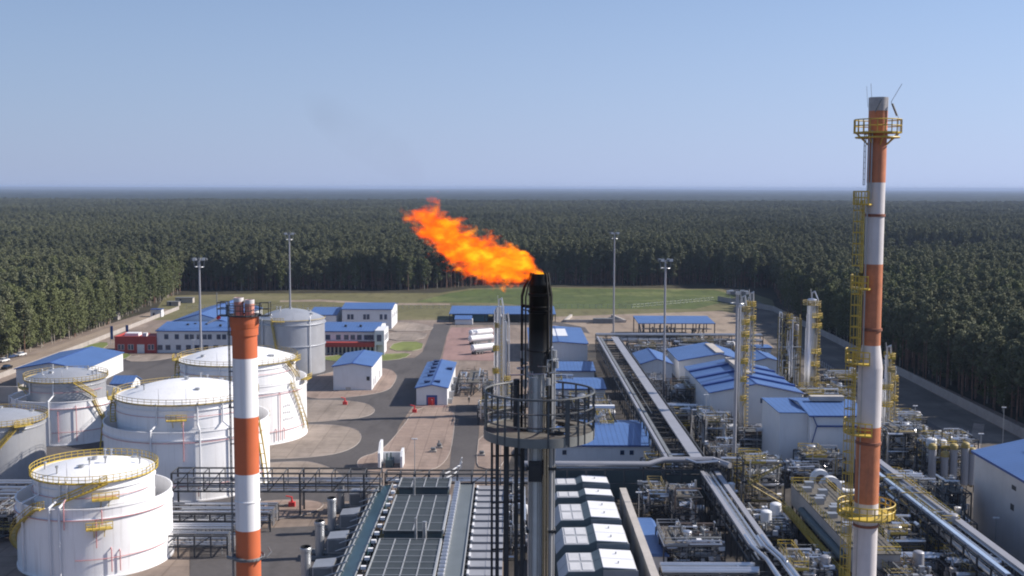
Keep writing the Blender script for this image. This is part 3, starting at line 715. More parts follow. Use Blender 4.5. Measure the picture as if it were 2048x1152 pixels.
for a in (200, 225, 170): mb.pipe([(fx+.42*math.cos(D(a)), fy+.42*math.sin(D(a)), q(612)), (fx+.74*math.cos(D(a)), fy+.74*math.sin(D(a)), q(612))], .04, 5)
for y in (612, 700): mb.ring(fx, fy, q(y), .50, .02, 24)
mb.build('cage_pipe', soot, FS)
# riser bundle
mb = MB(); mb.cyl((fx-.10, fy, 0), (fx-.10, fy, q(745)), .34, 20); mb.build('riser', mat('silvery_riser', (.68, .68, .68), .35, .25, .1, 2, streak=.15), FS)
polished = mat('polished_pipe', (.62, .60, .58), .18, 1, .08, 2)
mb = MB()
for dx, dy, rr in ((.20, -.30, .075), (.33, -.22, .06)): mb.cyl((fx+dx, fy+dy, 0), (fx+dx, fy+dy, q(790)), rr, 10)
mb.build('polished_pipe', polished, FS)
mb = MB(); browns = mat('brownish_pipe', (.13, .10, .085), .5, .5, .3, 1.5)
for dx, dy, rr in ((.46, -.12, .10), (.60, .0, .05), (.52, .1, .06)): mb.cyl((fx+dx, fy+dy, 0), (fx+dx, fy+dy, q(700)), rr, 10)
for dx in (-.36, -.27, -.05, .04): mb.cyl((fx+dx, fy-.33, 0), (fx+dx, fy-.33, q(740)), .03, 6)
mb.build('conduit', steel, FS)
mb = MB(); zr = q(935)
mb.box(fx-.42, fx+.1, fy-.52, fy-.3, zr-.45, zr+.35); mb.box(fx-.35, fx+.05, fy-.56, fy-.5, zr-.3, zr+.2)
mb.build('junction_box', steel_d, FS)
for y in (935, 1060, 1200): mb = MB(); mb.box(fx-.5, fx+.7, fy-.25, fy+.25, q(y)-.06, q(y)+.06); mb.build('bracket', steel_d, FS)
mb = MB(); R_ = 2.18; zf = q(858)
mb.lathe(fx, fy, [(R_, zf-.3), (R_+.02, zf-.3), (R_+.02, zf+.06), (R_-.01, zf+.06), (R_-.01, zf-.3)], 56, False)
mb.build('toe_plate', mat('weathered_grey_paint', (.20, .205, .20), .55, .2, .15, 1.5), FS)
mb = MB(); ang = [0]+[i for i in range(1, 41)]
for k in range(40):
    a0, a1 = 2*PI*k/40, 2*PI*(k+1)/40
    am = math.degrees((a0+a1)/2)
    if 285 < am < 330: r0 = 1.5
    elif 20 < am < 75: r0 = 1.7
    else: r0 = .75
    mb.hull([(fx+r*math.cos(a), fy+r*math.sin(a), zf-.05) for r, a in ((r0, a0), (R_, a0), (R_, a1), (r0, a1))], [(fx+r*math.cos(a), fy+r*math.sin(a), zf) for r, a in ((r0, a0), (R_, a0), (R_, a1), (r0, a1))])
mb.build('deck', grating, FS)
mb = MB(); zr = q(781)
mb.ring(fx, fy, zr, R_, .045, 56); mb.ring(fx, fy, zf+(zr-zf)*.30, R_, .035, 56, D(195), D(540)); mb.ring(fx, fy, zf+(zr-zf)*.64, R_, .03, 56, D(195), D(540))
for a in (270+8, 232, 248, 222, 300, 312, 322, 345, 2, 22, 45, 62, 90, 120, 150, 165): mb.box(fx+R_*math.cos(D(a))-.04, fx+R_*math.cos(D(a))+.04, fy+R_*math.sin(D(a))-.04, fy+R_*math.sin(D(a))+.04, zf-.3, zr)
mb.box(fx+R_*math.cos(D(298))-.08, fx+R_*math.cos(D(298))+.08, fy+R_*math.sin(D(298))-.05, fy+R_*math.sin(D(298))+.03, zf-.2, zr)
mb.build('railing', mat('platform_rail_paint', (.10, .105, .11), .5, .2, .3, 2), FS)
mb = MB(); a0, a1 = D(178), D(196)
for z0_, z1_ in ((zf, zf+.62), (zf+.66, zr-.02)):
    p = arc(fx, fy, R_-.05, z0_, D(172), D(197), 4); o = arc(fx, fy, R_-.01, z0_, D(172), D(197), 4)
    for k in range(4): mb.hull([p[k], p[k+1], o[k+1], o[k]], [(v[0], v[1], z1_) for v in (p[k], p[k+1], o[k+1], o[k])])
mb.build('side_panel', tealg, FS)
mb = MB()
for k in range(12):
    a = 2*PI*k/12; mb.pipe([(fx+.3*math.cos(a), fy+.3*math.sin(a), zf-.12), (fx+2.15*math.cos(a), fy+2.15*math.sin(a), zf-.12)], .05, 4)
mb.box(fx-1.7, fx+1.0, fy-.3, fy+.3, zf-.45, zf-.2); mb.box(fx+.2, fx+.85, fy-.9, fy-.3, zf-.55, zf-.15)
mb.build('platform_beam', steel_d, FS)
mb = MB()
for p, rr in ((984, .05), (995, .075), (1013, .11), (1033, .08), (1045, .085)):
    mb.cyl((fxp(p), fy-.1*(p % 3), 0), (fxp(p), fy-.1*(p % 3), zf-.1 if p not in (1033,) else q(770)), rr, 8)
z = 2.
while z < zf: mb.pipe([(fxp(984), fy-.1, z), (fxp(995), fy-.1, z)], .03, 4); z += 1.5
z = zf-1.1
for _ in range(30): mb.pipe([(fxp(984), fy, z), (fxp(1045), fy, z+.05)], .035, 4); z -= 1.9
mb.cyl((fxp(1033), fy+.2, zf), (fxp(1033), fy+.2, q(760)), .13, 10)
mb.build('support_leg', steel_d, FS)
rd = random.Random(5); mb = MB()
for k in range(26):
    a = rd.uniform(0, 6.28); r0 = rd.uniform(.45, .8); z = q(rd.uniform(700, 790)); a2 = a+rd.uniform(-.8, .8); r1 = rd.uniform(.45, .8); z2 = z+rd.uniform(-.5, .5)
    mb.pipe([(fx+r0*math.cos(a), fy+r0*math.sin(a), z), (fx+r0*math.cos(a), fy+r0*math.sin(a), z2), (fx+r1*math.cos(a2), fy+r1*math.sin(a2), z2)], rd.choice((.02, .03, .045)), 5)
for (a, z) in ((195, 715), (330, 712), (350, 735), (215, 770), (300, 765)): mb.cyl((fx+.68*math.cos(D(a)), fy+.68*math.sin(D(a)), q(z)), (fx+.68*math.cos(D(a)), fy+.68*math.sin(D(a)), q(z)+.28), .09, 8)
mb.ring(fx-.68, fy-.2, q(735), .2, .025, 14)
mb.pipe([(fx-1.25, fy-.3, q(748)), (fx+.2, fy-.5, q(744)), (fx+.2, fy-.5, q(790))], .03, 5); mb.pipe([(fx+.35, fy-.3, q(744)), (fx+.75, fy-.3, q(742))], .035, 5)
mb.build('pilot_piping', steel, FS)
# flame: glowing gas volume, blown to the left of the tip
mb = MB(); x1, x0 = fxp(1092), fxp(790)
mb.lathe(0, 0, [(.05, 0), (1, .05), (1, .95), (.05, 1)], 16)
vs = []
Lf = x1-x0
axz = lambda s: (q(566)+(q(430)-q(566))*s**1.25)
for (a, b_, z) in mb.v:
    s = z; x = x1-Lf*s; rr = .6+1.25*s**.7
    vs.append((x, fy-.05+b_*rr, axz(s)+a*rr*1.15))
mb.v = vs
fl = mb.build('flare_flame', None); fl.data.materials.clear()
tag(fl, 'orange gas flame blowing left from the flare tip', 'flame')
fm = bpy.data.materials.new('flame'); fm.use_nodes = True; t = fm.node_tree; n = t.nodes; L_ = t.links
n.remove(n['Principled BSDF']); out = n['Material Output']
ge = n.new('ShaderNodeTexCoord'); pos = ge.outputs['Object']
def M(op, a, b=None, c=None):
    k = n.new('ShaderNodeMath'); k.operation = op
    for i, v in enumerate((a, b, c)):
        if v is None: continue
        if isinstance(v, (int, float)): k.inputs[i].default_value = v
        else: L_.new(v, k.inputs[i])
    return k.outputs[0]
sp = n.new('ShaderNodeSeparateXYZ'); L_.new(pos, sp.inputs[0])
s_ = M('DIVIDE', M('SUBTRACT', fxp(1083), sp.outputs[0]), Lf*.80)
def VN(sc, det, off):
    mp = n.new('ShaderNodeMapping'); mp.inputs['Location'].default_value = off; mp.inputs['Rotation'].default_value = (0, D(-32), 0); mp.inputs['Scale'].default_value = (.75, 1, 1.2); L_.new(pos, mp.inputs[0])
    k = n.new('ShaderNodeTexNoise'); k.inputs['Scale'].default_value = sc; k.inputs['Detail'].default_value = det; k.inputs['Roughness'].default_value = .6; L_.new(mp.outputs[0], k.inputs['Vector']); return k
n1 = VN(1.1, 4, (3, 1, 7)); sp1 = n.new('ShaderNodeSeparateXYZ'); L_.new(n1.outputs['Color'], sp1.inputs[0])
amp = M('MULTIPLY_ADD', s_, 2.0, .15)
dz = M('MULTIPLY', M('SUBTRACT', sp1.outputs[2], .5), amp); dy = M('MULTIPLY', M('SUBTRACT', sp1.outputs[1], .5), amp)
dxx = M('MULTIPLY', M('SUBTRACT', sp1.outputs[0], .5), M('MULTIPLY', amp, .35))
s2 = M('ADD', s_, dxx); s2c = M('MAXIMUM', M('MINIMUM', s2, 1), 0)
fc = n.new('ShaderNodeFloatCurve'); cv = fc.mapping.curves[0]
# axis height (pixels in the photo over the tip) and half width, both normalised by 200 px
axp = [(0, 552), (.12, 533), (.33, 528), (.55, 510), (.75, 482), (.9, 455), (1, 432)]; wd = [(0, 10), (.1, 25), (.33, 45), (.55, 42), (.75, 45), (.9, 44), (1, 22)]
def curve(tab, f):
    k = n.new('ShaderNodeFloatCurve'); c_ = k.mapping.curves[0]
    P = [(x, f(y)) for x, y in tab]
    c_.points[0].location = P[0]; c_.points[1].location = P[-1]
    for p in P[1:-1]: c_.points.new(*p)
    k.mapping.update(); L_.new(s2c, k.inputs['Value']); return k.outputs[0]
zax = M('MULTIPLY_ADD', curve(axp, lambda y: (560-y)/200), 200/50.8, q(560))
wid = M('MULTIPLY', curve(wd, lambda y: y/100), 100/50.8)
ddz = M('ADD', M('SUBTRACT', sp.outputs[2], zax), dz); ddy = M('ADD', M('SUBTRACT', sp.outputs[1], fy), dy)
dist = M('SQRT', M('ADD', M('MULTIPLY', ddz, ddz), M('MULTIPLY', ddy, ddy)))
rel = M('SUBTRACT', 1, M('DIVIDE', dist, wid))
n2 = VN(2.6, 6, (0, 0, 0)); rel2 = M('ADD', rel, M('MULTIPLY', M('SUBTRACT', n2.outputs[0], .53), 3.1))
endf = M('MULTIPLY', M('GREATER_THAN', s_, -.02), M('MINIMUM', M('MAXIMUM', M('MULTIPLY', M('SUBTRACT', 1.03, s2), 8), 0), 1))
den = M('MULTIPLY', M('MINIMUM', M('MAXIMUM', M('MULTIPLY', rel2, 1.3), 0), 1), endf)
cr = n.new('ShaderNodeValToRGB'); e = cr.color_ramp.elements
e[0].position = .05; e[0].color = (.80, .07, .008, 1); e[1].position = .85; e[1].color = (1, .50, .02, 1); x = e.new(.42); x.color = (1, .19, .006, 1)
n3 = VN(2.0, 4, (5, 5, 5))
L_.new(M('ADD', M('MULTIPLY', rel2, .55), M('MULTIPLY_ADD', n3.outputs[0], 2.2, M('MULTIPLY_ADD', s_, -.30, -.85))), cr.inputs[0])
em = n.new('ShaderNodeEmission'); L_.new(cr.outputs[0], em.inputs[0]); L_.new(M('MULTIPLY', den, 8.5), em.inputs[1])
ab = n.new('ShaderNodeVolumeAbsorption'); ab.inputs['Color'].default_value = (0, 0, 0, 1); L_.new(M('MULTIPLY', den, 6.0), ab.inputs['Density'])
ad = n.new('ShaderNodeAddShader'); L_.new(em.outputs[0], ad.inputs[0]); L_.new(ab.outputs[0], ad.inputs[1]); L_.new(ad.outputs[0], out.inputs['Volume'])
fl.data.materials.append(fm)
# faint smoke drifting up and left
mb = MB(); P = [PY(850, 400, 46), PY(845, 320, 47), PY(760, 240, 49), PY(620, 190, 52)]
for p0_, p1_, r_ in ((P[0], P[1], .9), (P[1]+Vector((-.3, 0, .4)), P[2]+Vector((.5, 0, 0)), 1.0), (P[2], P[3], 1.1)): pass
a_, b_ = P[0]+Vector((-.3, .3, .5)), P[3]+Vector((0, 0, .3)); mb.lathe(0, 0, [(.01+1.7*math.sin(PI*q/12)**.6, q/12) for q in range(13)], 20)
mb.v = [tuple(a_.lerp(b_, z)+Vector((x, y, 0))) for x, y, z in mb.v]
smo = mb.build('smoke', None)
import bmesh
def outward(o):
    bm = bmesh.new(); bm.from_mesh(o.data); bmesh.ops.recalc_face_normals(bm, faces=bm.faces); bm.to_mesh(o.data); bm.free()
outward(smo); outward(fl); outward(hz); smo.data.materials.clear(); tag(smo, 'faint grey smoke drifting up and left above the flame', 'smoke', kind='stuff')
sm_ = bpy.data.materials.new('smoke'); sm_.use_nodes = True; t = sm_.node_tree; n = t.nodes; L_ = t.links; n.remove(n['Principled BSDF'])
tc = n.new('ShaderNodeTexCoord'); nn = n.new('ShaderNodeTexNoise'); nn.inputs['Scale'].default_value = .5; nn.inputs['Detail'].default_value = 4; L_.new(tc.outputs['Object'], nn.inputs['Vector'])
mr = n.new('ShaderNodeMapRange'); mr.inputs[1].default_value = .40; mr.inputs[2].default_value = .75; mr.inputs[3].default_value = 0; mr.inputs[4].default_value = .035; L_.new(nn.outputs[0], mr.inputs[0])
va = n.new('ShaderNodeVolumePrincipled'); va.inputs['Color'].default_value = (.10, .085, .10, 1); L_.new(mr.outputs[0], va.inputs['Density']); L_.new(va.outputs[0], n['Material Output'].inputs['Volume'])
smo.data.materials.append(sm_)
# ---------------- buildings ----------------
def windows(par, y, xs, z0, z1, w, name='window', face='front', xw=None):
    """xs: centres; face front = facing the camera (-Y), right = facing +X at x=xw"""
    for x in xs:
        a = MB(); b = MB(); g = .1
        if face == 'front':
            a.box(x-w/2, x+w/2, y-.06, y+.02, z0, z1); b.box(x-w/2+g, x+w/2-g, y-.075, y-.05, z0+g, z1-g)
        else:
            a.box(xw-.02, xw+.06, x-w/2, x+w/2, z0, z1); b.box(xw+.05, xw+.075, x-w/2+g, x+w/2-g, z0+g, z1-g)
        f = a.build(name, white2, par); b.build('pane', darkglass, f)
def gable(label, x0, x1, y0, y1, eave, ridge, axis='y', name='building', cat='building', wall=None, roof=None, ridge_at=.5, over=.4, group=None, trim=True):
    t = thing(name, label, cat, ((x0+x1)/2, (y0+y1)/2, 0), group)
    wall = wall or white2; mb = MB(); th = .18
    if axis == 'y':
        xm = x0+(x1-x0)*ridge_at
        loop = lambda y: [(x0, y, 0), (x1, y, 0), (x1, y, eave), (xm, y, ridge), (x0, y, eave)]
        mb.hull([Vector(p) for p in loop(y1)], [Vector(p) for p in loop(y0)]); mb.build('wall', wall, t)
        for k, (xa, za, xb, zb) in enumerate(((x0, eave, xm, ridge), (x1, eave, xm, ridge))):
            sl = (zb-za)/(xb-xa); xe = xa+(-over if xa < xb else over); ze = za+sl*(xe-xa); m = MB(); o = .03
            A = [(xe, y0-over, ze+o), (xb, y0-over, zb+o), (xb, y1+over, zb+o), (xe, y1+over, ze+o)]
            if k: A = A[::-1]
            m.hull([Vector(p) for p in A], [Vector(p)+Vector((0, 0, th)) for p in A]); m.build('roof', roof or blue_y, t)
        if trim:
            m = MB()
            m.pipe([(x0-over, y0-over-.06, eave-(ridge-eave)/(xm-x0)*over+.1), (xm, y0-over-.06, ridge+.12), (x1+over, y0-over-.06, eave-(ridge-eave)/(x1-xm)*over+.1)], .16, 4)
            m.box(xm-.15, xm+.15, y0-over, y1+over, ridge+.18, ridge+.3); m.build('roof_trim', blue, t)
    else:
        ym = y0+(y1-y0)*ridge_at
        loop = lambda x: [(x, y0, 0), (x, y1, 0), (x, y1, eave), (x, ym, ridge), (x, y0, eave)]
        mb.hull([Vector(p) for p in loop(x0)], [Vector(p) for p in loop(x1)]); mb.build('wall', wall, t)
        for k, (ya, za, yb, zb) in enumerate(((y0, eave, ym, ridge), (y1, eave, ym, ridge))):
            if abs(yb-ya) < .1: continue
            sl = (zb-za)/(yb-ya); ye = ya+(-over if ya < yb else over); ze = za+sl*(ye-ya); m = MB(); o = .03
            A = [(x0-over, ye, ze+o), (x1+over, ye, ze+o), (x1+over, yb, zb+o), (x0-over, yb, zb+o)]
            if k: A = A[::-1]
            m.hull([Vector(p) for p in A], [Vector(p)+Vector((0, 0, th)) for p in A]); m.build('roof', roof or blue_x, t)
        if trim:
            m = MB(); m.box(x0-over, x1+over, y0-over-.1, y0-over, eave-.15, eave+.12); m.build('roof_trim', blue, t)
    return t
def X(p, y): return PY(p, 600, y).x
def doorp(par, x, y, w, h, m, z=0, name='door'):
    mb = MB(); mb.box(x-w/2, x+w/2, y-.08, y+.02, z, z+h); d = mb.build(name, m, par)
    mb = MB(); mb.box(x+w/2-.3, x+w/2-.2, y-.14, y-.08, z+h*.45, z+h*.55); mb.build('handle', steel_d, d); return d
# office block
Y0 = G(400, 706).y; xa, xb = X(312, Y0), X(754, Y0)
OF = gable('long two storey white office block with blue roof behind the grey metal tank', xa, xb, Y0, Y0+28, 8.0, 9.6, 'x', 'office_building', ridge_at=.5)
xs = [X(p, Y0) for p in (331, 352, 372, 382, 396, 408, 418, 436, 447)]
windows(OF, Y0, xs, 4.9, 6.9, 1.7); windows(OF, Y0, [X(p, Y0) for p in (318, 334, 355, 375, 392, 410, 430, 450)], 1.0, 3.0, 2.0)
windows(OF, Y0, [X(p, Y0) for p in (655, 676, 692, 705, 718, 732, 742)], 4.9, 6.9, 1.9)
mb = MB()
for p in (372, 384, 408, 440, 690, 720): mb.box(X(p, Y0+8), X(p, Y0+8)+.8, Y0+6+p % 5, Y0+7+p % 5, 8.3, 9.7)
mb.build('roof_vent', steel_d, OF)
mb = MB(); mb.box(X(650, Y0), X(752, Y0), Y0-4, Y0-.02, 2.9, 4.5); mb.build('red_canopy', redp, OF)
mb = MB()
for k in range(13): x = X(655, Y0)+k*(X(750, Y0)-X(655, Y0))/12; mb.box(x-.25, x+.25, Y0-3.8, Y0-3.4, 0, 2.9)
mb.build('colonnade', concrete_l, OF)
mb = MB(); mb.box(X(650, Y0), X(752, Y0), Y0-.06, Y0-.02, .2, 2.8); mb.build('entrance_glazing', darkglass, OF)
mb = MB(); b0, b1 = X(752, Y0)+.02, X(771, Y0); mb.box(b0, b1, Y0-5, Y0+9, 3.8, 9.0); mb.box(b0, b0+.5, Y0-5, Y0-4.5, 0, 3.8); mb.box(b1-.5, b1, Y0-5, Y0-4.5, 0, 3.8); mb.box(b0+.6, b1-.6, Y0-2, Y0+8, 0, 3.8)
bay = mb.build('end_bay', white2, OF); windows(bay, Y0-5, [(b0+b1)/2-.1], 5, 7.6, 1.9); windows(bay, 0, [Y0-2, Y0+1.5, Y0+5], 5, 7.4, 2, face='right', xw=b1)
RB = thing('building', 'red single storey block with a white entrance joined to the left end of the offices', 'building', (X(270, Y0), Y0+6, 0))
r0, r1 = X(229, Y0), xa-.05
mb = MB(); mb.box(r0, r1, Y0-1, Y0+12, 0, 5.6); mb.box(r0-.1, r0+.25, Y0-1.1, Y0+12, 5.6, 6.1); mb.box(r0+.25, r1, Y0-1.1, Y0-.8, 5.6, 6.1); mb.build('wall', redp, RB)
windows(RB, Y0-1, [X(p, Y0) for p in (238, 245, 258, 264, 298, 305)], 1.2, 3.2, 1.0)
doorp(RB, X(281, Y0), Y0-1, 2.6, 3.2, white2); mb = MB(); mb.box(r0+2, r0+7, Y0+4, Y0+8, 5.6, 6.6); mb.box(r0+9, r0+10.5, Y0+2, Y0+4, 5.6, 6.9); mb.build('roof_unit', white2, RB)
wy = G(400, 655).y
gable('office rear wing with a large plain blue roof behind the long office block', X(362, 458), X(362, 458)+24, Y0+28.1, Y0+84, 7.6, 11.0, 'y', 'office_wing', 'building', over=.3)
Yt = G(700, 658).y
TB = gable('tall white office building with blue roof and paired windows behind the office block', X(684, Yt), X(783, Yt), Yt, Yt+24, 8.4, 9.9, 'x', 'office_building')
windows(TB, Yt, [X(p, Yt) for p in (697, 704, 729, 736, 762, 771)], 4.0, 6.4, 1.4); windows(TB, 0, [Yt+5, Yt+12, Yt+19], 4.2, 6.2, 2, face='right', xw=X(783, Yt))
gable('low white wing with blue roof between the offices and the tall white building', X(618, Yt), X(672, Yt), Yt, Yt+30, 5.9, 7.6, 'x', 'office_wing', 'building')
# white shed and shed with vents
def px_gable(label, xl, xr, yb, ye, yr, depth, axis='y', ra=.5, **k):
    Y = G((xl+xr)/2, yb).y; e = HZ((xl+xr)/2, yb, ye)
    if axis == 'y': r = HZ((xl+xr)/2, yb, yr)
    else:
        d = ray((xl+xr)/2, yr); tt = (Y+depth*ra)/d.y; r = H+d.z*tt
    return gable(label, X(xl, Y), X(xr, Y), Y, Y+depth, e, r, axis, ridge_at=ra, **k), Y
B2, Y = px_gable('plain white shed with blue gable roof right of the grey metal tank', 665, 742, 781, 733, 727, 27)
doorp(B2, X(735, Y), Y, .9, 1.2, steel_d, 3, 'wall_vent'); windows(B2, 0, [Y+5, Y+9, Y+20], .5, 3, 1.3, 'door', 'right', X(742, Y))
mb = MB(); mb.box(X(690, Y), X(700, Y), Y-.1, Y, .3, 1.0); mb.build('wall_louvre', steel, B2)
B3, Y = px_gable('narrow blue roofed shed with a row of dark roof vents and a red door', 832, 894, 811, 776, 770, 46)
xm = (X(832, Y)+X(894, Y))/2
for k, (dx, dy) in enumerate(((-1.6, 5), (1.2, 5), (-1.5, 16), (-1.5, 23), (-1.5, 30), (-1.5, 37), (-1.5, 43), (3.3, 30))):
    mb = MB(); z = 5.2-.3*abs(dx)/2; mb.box(xm+dx-.75, xm+dx+.75, Y+dy-.75, Y+dy+.75, z-.5, z+1.0); mb.box(xm+dx-.9, xm+dx+.9, Y+dy-.9, Y+dy+.9, z+1.0, z+1.15); mb.build('roof_vent', mat('navy_vent', (.015, .03, .10), .5), B3)
doorp(B3, X(863, Y), Y, 3.0, 2.9, blue); doorp(B3, X(862, Y), Y-.1, 1.8, 2.3, redpaint, 0, 'red_door')
mb = MB(); mb.box(xm-4.3, xm+4.3, Y-3.2, Y-.1, .1, .16); mb.build('red_apron', gm_red, B3)
mb = MB()
for k in range(7): mb.box(X(894, Y)+.05, X(894, Y)+1.2, Y+3+k*6, Y+4.2+k*6, 0, 1.3+k % 2)
mb.build('wall_unit', steel, B3)
B5, Y = px_gable('grey blue roofed hall just right of the flare tip', 1060, 1176, 722, 688, 684, 45, 'y', .5)
mb = MB(); mb.box(X(1110, Y), X(1140, Y), Y+15, Y+36, 6.3, 6.9); mb.build('skylight', white2, B5)
B5b, Y = px_gable('low blue roofed shed below the grey hall right of the flare stack', 1108, 1190, 760, 742, 724, 14, 'x', .9)
B5c, Y = px_gable('pale blue roofed shelter behind the round flare platform', 1104, 1212, 812, 778, 760, 18, 'x', .6)
B6, Y = px_gable('white substation with wide blue roof between flare stack and pipe bridge', 1113, 1306, 937, 891, 849, 26, 'x', .6)
windows(B6, Y, [X(p, Y) for p in (1131, 1248, 1267)], 2.9, 4.1, 1.1, 'louvre')
mb = MB(); mb.box(X(1190, Y), X(1243, Y), Y+12.8, Y+14.2, HZ(1200, 937, 860)+2.2, HZ(1200, 937, 860)+2.8); mb.build('roof_ventilator', white2, B6)
B8, Y = px_gable('pale hall with shallow blue gable roof behind the steam deck, left of the tall mast', 1360, 1492, 762, 722, 708, 26, 'y', .62)
mb = MB(); xm = X(1360, Y)+(X(1492, Y)-X(1360, Y))*.62; mb.box(xm-1, xm+1.6, Y+1, Y+22, 7.9, 8.9); mb.build('ridge_vent', concrete_l, B8)
B14, Y = px_gable('small pale hall with blue gable roof beside the far part of the pipe bridge', 1284, 1346, 778, 728, 718, 22, 'y', .5)
doorp(B14, X(1316, Y), Y, 2.6, 2.6, blue, 0.4)
B9, Y = px_gable('large pale hall with shed style blue roof and a dark square window', 1424, 1608, 872, 786, 768, 40, 'y', .5)
windows(B9, Y, [X(p, Y) for p in (1531, 1549)], 8.0, 9.4, 1.7); 
xm = (X(1424, Y)+X(1608, Y))/2; mb = MB()
for k in range(3):
    for s in (-1, 1):
        x0_ = xm; x1_ = xm+s*(X(1608, Y)-xm+.4); zr = HZ(1500, 872, 768); ze = HZ(1500, 872, 786); yy = Y+8+k*11
        A = [Vector((x0_, yy, zr+.2)), Vector((x1_, yy, ze+.1)), Vector((x1_, yy+1.6, ze+.1)), Vector((x0_, yy+1.6, zr+.2))]
        if s < 0: A = A[::-1]
        mb.hull(A, [v+Vector((0, 0, .5)) for v in A])
mb.build('roof_step', blue, B9)
mb = MB(); mb.box(xm-1, xm+1, Y+10, Y+36, zr+.2, zr+1.2); mb.build('ridge_vent', concrete_l, B9)
B13, Y = px_gable('little white shed with blue roof between the two yellow platform towers', 1513, 1562, 762, 722, 716, 16, 'y', .5)
B13b, Y = px_gable('tiny blue roofed kiosk far behind near the end of the pipe racks', 1510, 1545, 706, 696, 692, 8, 'x', .5)
B10, Y = px_gable('tall white compressor hall with blue roof left of the tall chimney', 1627, 1740, 946, 832, 804, 20, 'x', .5)
mb = MB(); z = HZ(1680, 946, 832); mb.box(X(1650, Y), X(1720, Y), Y+9, Y+11, z+1.5, z+2.5); mb.build('ridge_vent', concrete_l, B10)
mb = MB(); mb.box(X(1640, Y), X(1740, Y), Y-.5, Y-.1, z-2.3, z-2.0); mb.pipe([(X(1632, Y), Y-.3, z-.2), (X(1640, Y), Y-.3, z-2.1), (X(1630, Y), Y-.3, z-6)], .12, 5); mb.build('gutter', blue, B10)
mb = MB(); mb.box(X(1627, Y)-6, X(1627, Y)-.05, Y+2, Y+19, 0, 12.4); mb.build('side_block', white2, B10); mb = MB(); mb.box(X(1627, Y)-6.2, X(1627, Y)-.05, Y+1.8, Y+19.2, 12.42, 12.6); mb.build('side_roof', blue_x, B10)
an = thing('annex', 'low annex with a dark teal flat roof at the foot of the compressor hall', 'building', (X(1600, Y), Y-2, 0))
mb = MB(); a = G(1580, 880, 4.5); b = G(1618, 913, 4.5); mb.box(a.x-1, X(1627, Y)-.1, b.y, Y+1.9, 0, 4.4); mb.build('wall', white2, an)
mb = MB(); mb.box(a.x-1.2, X(1627, Y), b.y-.2, Y+1.95, 4.42, 4.6); mb.build('roof', teal, an)
# far canopies
def canopy_roof(label, xl, xr, yb, ye, yr, depth, posts, inner):
    Y = G((xl+xr)/2, yb).y; e = HZ((xl+xr)/2, yb, ye); x0, x1 = X(xl, Y), X(xr, Y); t = thing('open_shelter', label, 'shelter', ((x0+x1)/2, Y, 0))
    d = ray((xl+xr)/2, yr); r = H+d.z*(Y+depth)/d.y
    mb = MB(); A = [Vector(p) for p in ((x0, Y, e), (x1, Y, e), (x1, Y+depth, r), (x0, Y+depth, r))]; mb.hull(A, [v+Vector((0, 0, .3)) for v in A]); mb.build('roof', blue_x, t)
    for k in range(posts):
        mb = MB(); x = x0+.3+(x1-x0-.6)*k/(posts-1); mb.box(x-.18, x+.18, Y+.1, Y+.46, 0, e); mb.box(x-.18, x+.18, Y+depth-.5, Y+depth-.14, 0, r); mb.build('post', steel_d, t)
    mb = MB(); inner(mb, x0, x1, Y, depth, e); return t, mb
t, mb = canopy_roof('wide blue roofed loading shelter at the far end of the centre road', 898, 1112, 645, 629, 613, 26, 7, lambda *a: 0)
Y = G(1000, 645).y; mb.box(X(935, Y), X(975, Y), Y+4, Y+22, 0, 3.4); mb.build('teal_wall', mat('teal_cladding', (.05, .16, .22), .6), t)
mb = MB(); mb.box(X(903, Y), X(933, Y), Y+8, Y+22, 0, 3.2); mb.box(X(985, Y), X(1108, Y), Y+8, Y+20, 0, 3.0); mb.build('inner_wall', tealg, t)
ck = thing('kiosk', 'small pale blue kiosk in front of the far loading shelter', 'kiosk', (X(925, Y-9), Y-9, 0)); mb = MB(); mb.box(X(910, Y-9), X(945, Y-9), Y-9, Y-4, 0, 2.3); mb.build('wall', white2, ck)
mb = MB(); A = [Vector(p) for p in ((X(909, Y-9), Y-9.5, 2.3), (X(944, Y-9), Y-9.5, 2.3), (X(944, Y-9), Y-3.5, 3.4), (X(909, Y-9), Y-3.5, 3.4))]; mb.hull(A, [v+Vector((0, 0, .2)) for v in A]); mb.build('roof', blue_x, ck)
t, mb = canopy_roof('long blue roofed pump shelter on posts at the far right of the plant', 1277, 1432, 676, 648, 633, 20, 8, lambda *a: 0)
Y = G(1350, 676).y; rd = random.Random(4)
for k in range(24): x = X(1285, Y)+rd.random()*28; mb.cyl((x, Y+rd.uniform(2, 16), 0), (x, Y+rd.uniform(2, 16), rd.uniform(2, 4)), .35, 6)
mb.pipe([(X(1285, Y), Y+1, 3.6), (X(1425, Y), Y+1, 3.6)], .3, 6); mb.build('pump_set', concrete, t)
# left buildings
B12, Y = px_gable('low white building with hipped blue roof at the far left behind the tanks', 27, 164, 778, 738, 726, 34, 'y', .5)
kb, Y = px_gable('small dark blue roofed kiosk between the left tanks', 218, 258, 790, 768, 752, 8, 'x', .5)
